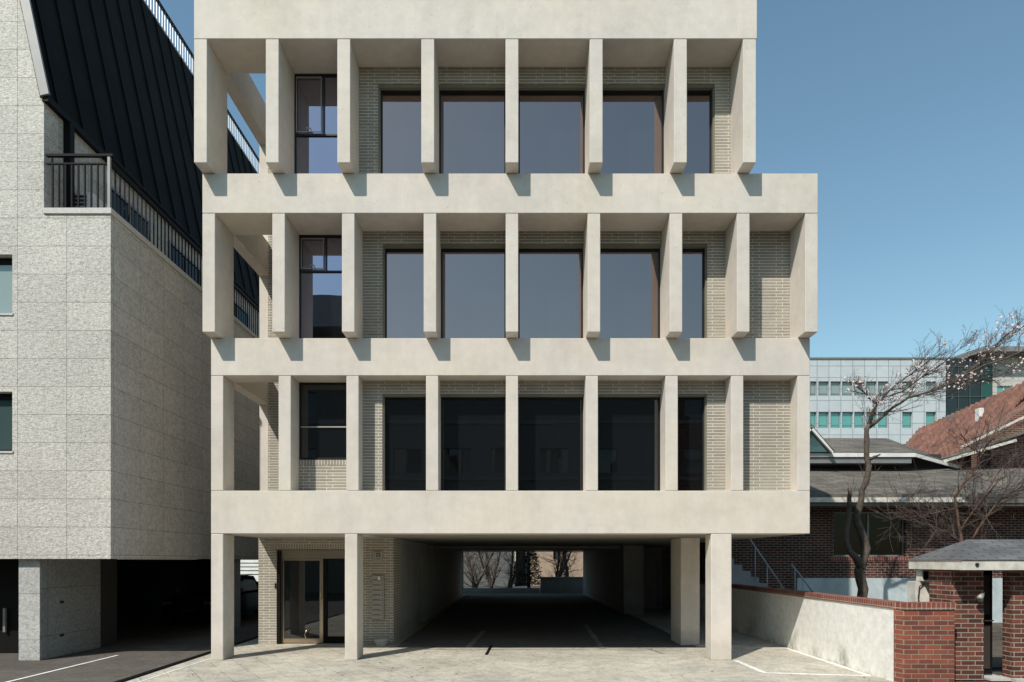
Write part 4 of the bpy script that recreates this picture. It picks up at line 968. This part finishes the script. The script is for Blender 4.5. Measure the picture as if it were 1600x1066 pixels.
# trees beyond the car park
def back_tree(x, y, h, seed, label, lean=0):
    o = thing('bare_tree', label, 'tree', (x, y, 0), 'bare trees beyond the car park')
    T = Tree(seed); r = T.r
    for k in range(3):
        ox = r.uniform(-.9, .9)
        a, ra = T.limb([(x+r.uniform(-.05,.05), y, 0), (x+ox*.3+lean*.3, y+r.uniform(-.2,.2), h*.12), (x+ox*.8+lean*.6, y, h*.3), (x+ox*1.4+lean, y, h*.6), (x+ox*1.8+lean, y, h*.9)], [.11, .085, .065, .045, .015], n=6)
        limb_twigs(T, a, ra, 46, .5, 1.7, 2, .04, Vector((0,0,.2)), 1.0, .022, .2, 3)
    obj('trunk', T.tr, BARK, o); obj('twigs', T.tw, TWIG, o)['kind'] = 'stuff'
for i, (x, y, h, sd_, lab, ln) in enumerate([(-2.4, 30, 6, 21, 'leftmost bare tree seen through the car park, before the grey wall', .3), (-1.3, 31, 6.5, 22, 'bare tree before the grey wall, second from left through the car park', -.4),
        (-0.2, 29.5, 6, 23, 'dark bare tree at the middle of the tunnel view', .2), (2.7, 30.5, 6, 24, 'bare tree with forked trunk against the beige building', .4), (3.9, 32, 5.5, 25, 'rightmost bare tree before the beige building beyond the car park', -.3)]):
    back_tree(x, y, h, sd_, lab, ln)
EV = thing('evergreen_tree', 'dark evergreen at the middle of the view through the car park', 'tree', (1.1, 31.5, 0))
m = MB(); m.tube([(1.1,31.5,0), (1.1,31.5,4.5)], [.14,.03], 6); obj('trunk', m, BARK, EV)
m = MB(); rr = random.Random(9)
for k in range(2600):
    z = rr.uniform(.3, 5); rad = (5.2-z)/5*1.05*math.sqrt(rr.random()); a = rr.uniform(0, 6.28); c = Vector((1.1+rad*math.cos(a), 31.5+rad*math.sin(a), z))
    u = Vector((rr.uniform(-1,1), rr.uniform(-1,1), rr.uniform(-.6,.3))).normalized()*.13; v = Vector((rr.uniform(-1,1), rr.uniform(-1,1), rr.uniform(-1,1))).normalized()*.04
    m.bm.faces.new([m.bm.verts.new(q) for q in (c-u-v, c+u, c-u+v)])
obj('crown', m, PINE, EV)

# ------------------------------------------------------------------ the street behind the camera (seen in the glass)
OPP = plain('opposite_render', (0.20, 0.195, 0.185), .85)
WGLZ = glass('street_window_glass', (.7,.75,.8), .1, (.05,.05,.05))
def opposite(x0, x1, h, seed, label):
    o = thing('street_building', label, 'building', ((x0+x1)/2, -26, 0), 'buildings across the street')
    r = random.Random(seed); holes = []
    z = 3.6
    while z < h-1.6:
        x = x0+1
        while x < x1-2: holes.append((x, x+1.5, z, z+1.3)); x += 2.6
        z += 3.0
    m = MB(); m.wall(x0, x1, 0, h, -22.3, -22, holes); obj('wall', m, OPP if seed % 2 else REDB, o)
    for hh_ in holes:
        q = MB(); q.box(hh_[0], hh_[1], -22.2, -22.16, hh_[2], hh_[3]); obj('window', q, WGLZ, o)
    m = MB(); z = 3.2
    while z < h: m.box(x0-.05, x1-.01, -21.995, -21.9, z, z+.18); z += 3.0
    m.box(x0, x1, -22.35, -21.97, h, h+.12); obj('ledge', m, FLASH, o)
    m = MB(); m.box(x0, x1, -30, -22.31, 0, h-.02); obj('building_body', m, DARKROOM, o)
opposite(-34, -13.2, 10.2, 1, 'pale rendered block across the street, reflected at the left'); opposite(-13, -7.5, 13.2, 3, 'taller narrow block across the street, reflected in the stair window')
opposite(-7.3, 8, 10.8, 5, 'middle rendered block across the street, reflected in the glass'); opposite(8.2, 22, 11.6, 2, 'brick block across the street, reflected at the right')
m = MB(); m.box(-12.4, -8.3, -26, -22.5, 14.6, 16.3); m.box(-12.4, -12.1, -26, -22.5, 13.2, 14.6); m.box(-8.6, -8.3, -26, -22.5, 13.2, 14.6)
tag(obj('rooftop_shelter', m, OPP), 'raised rooftop shelter on the narrow block across the street', 'shelter')
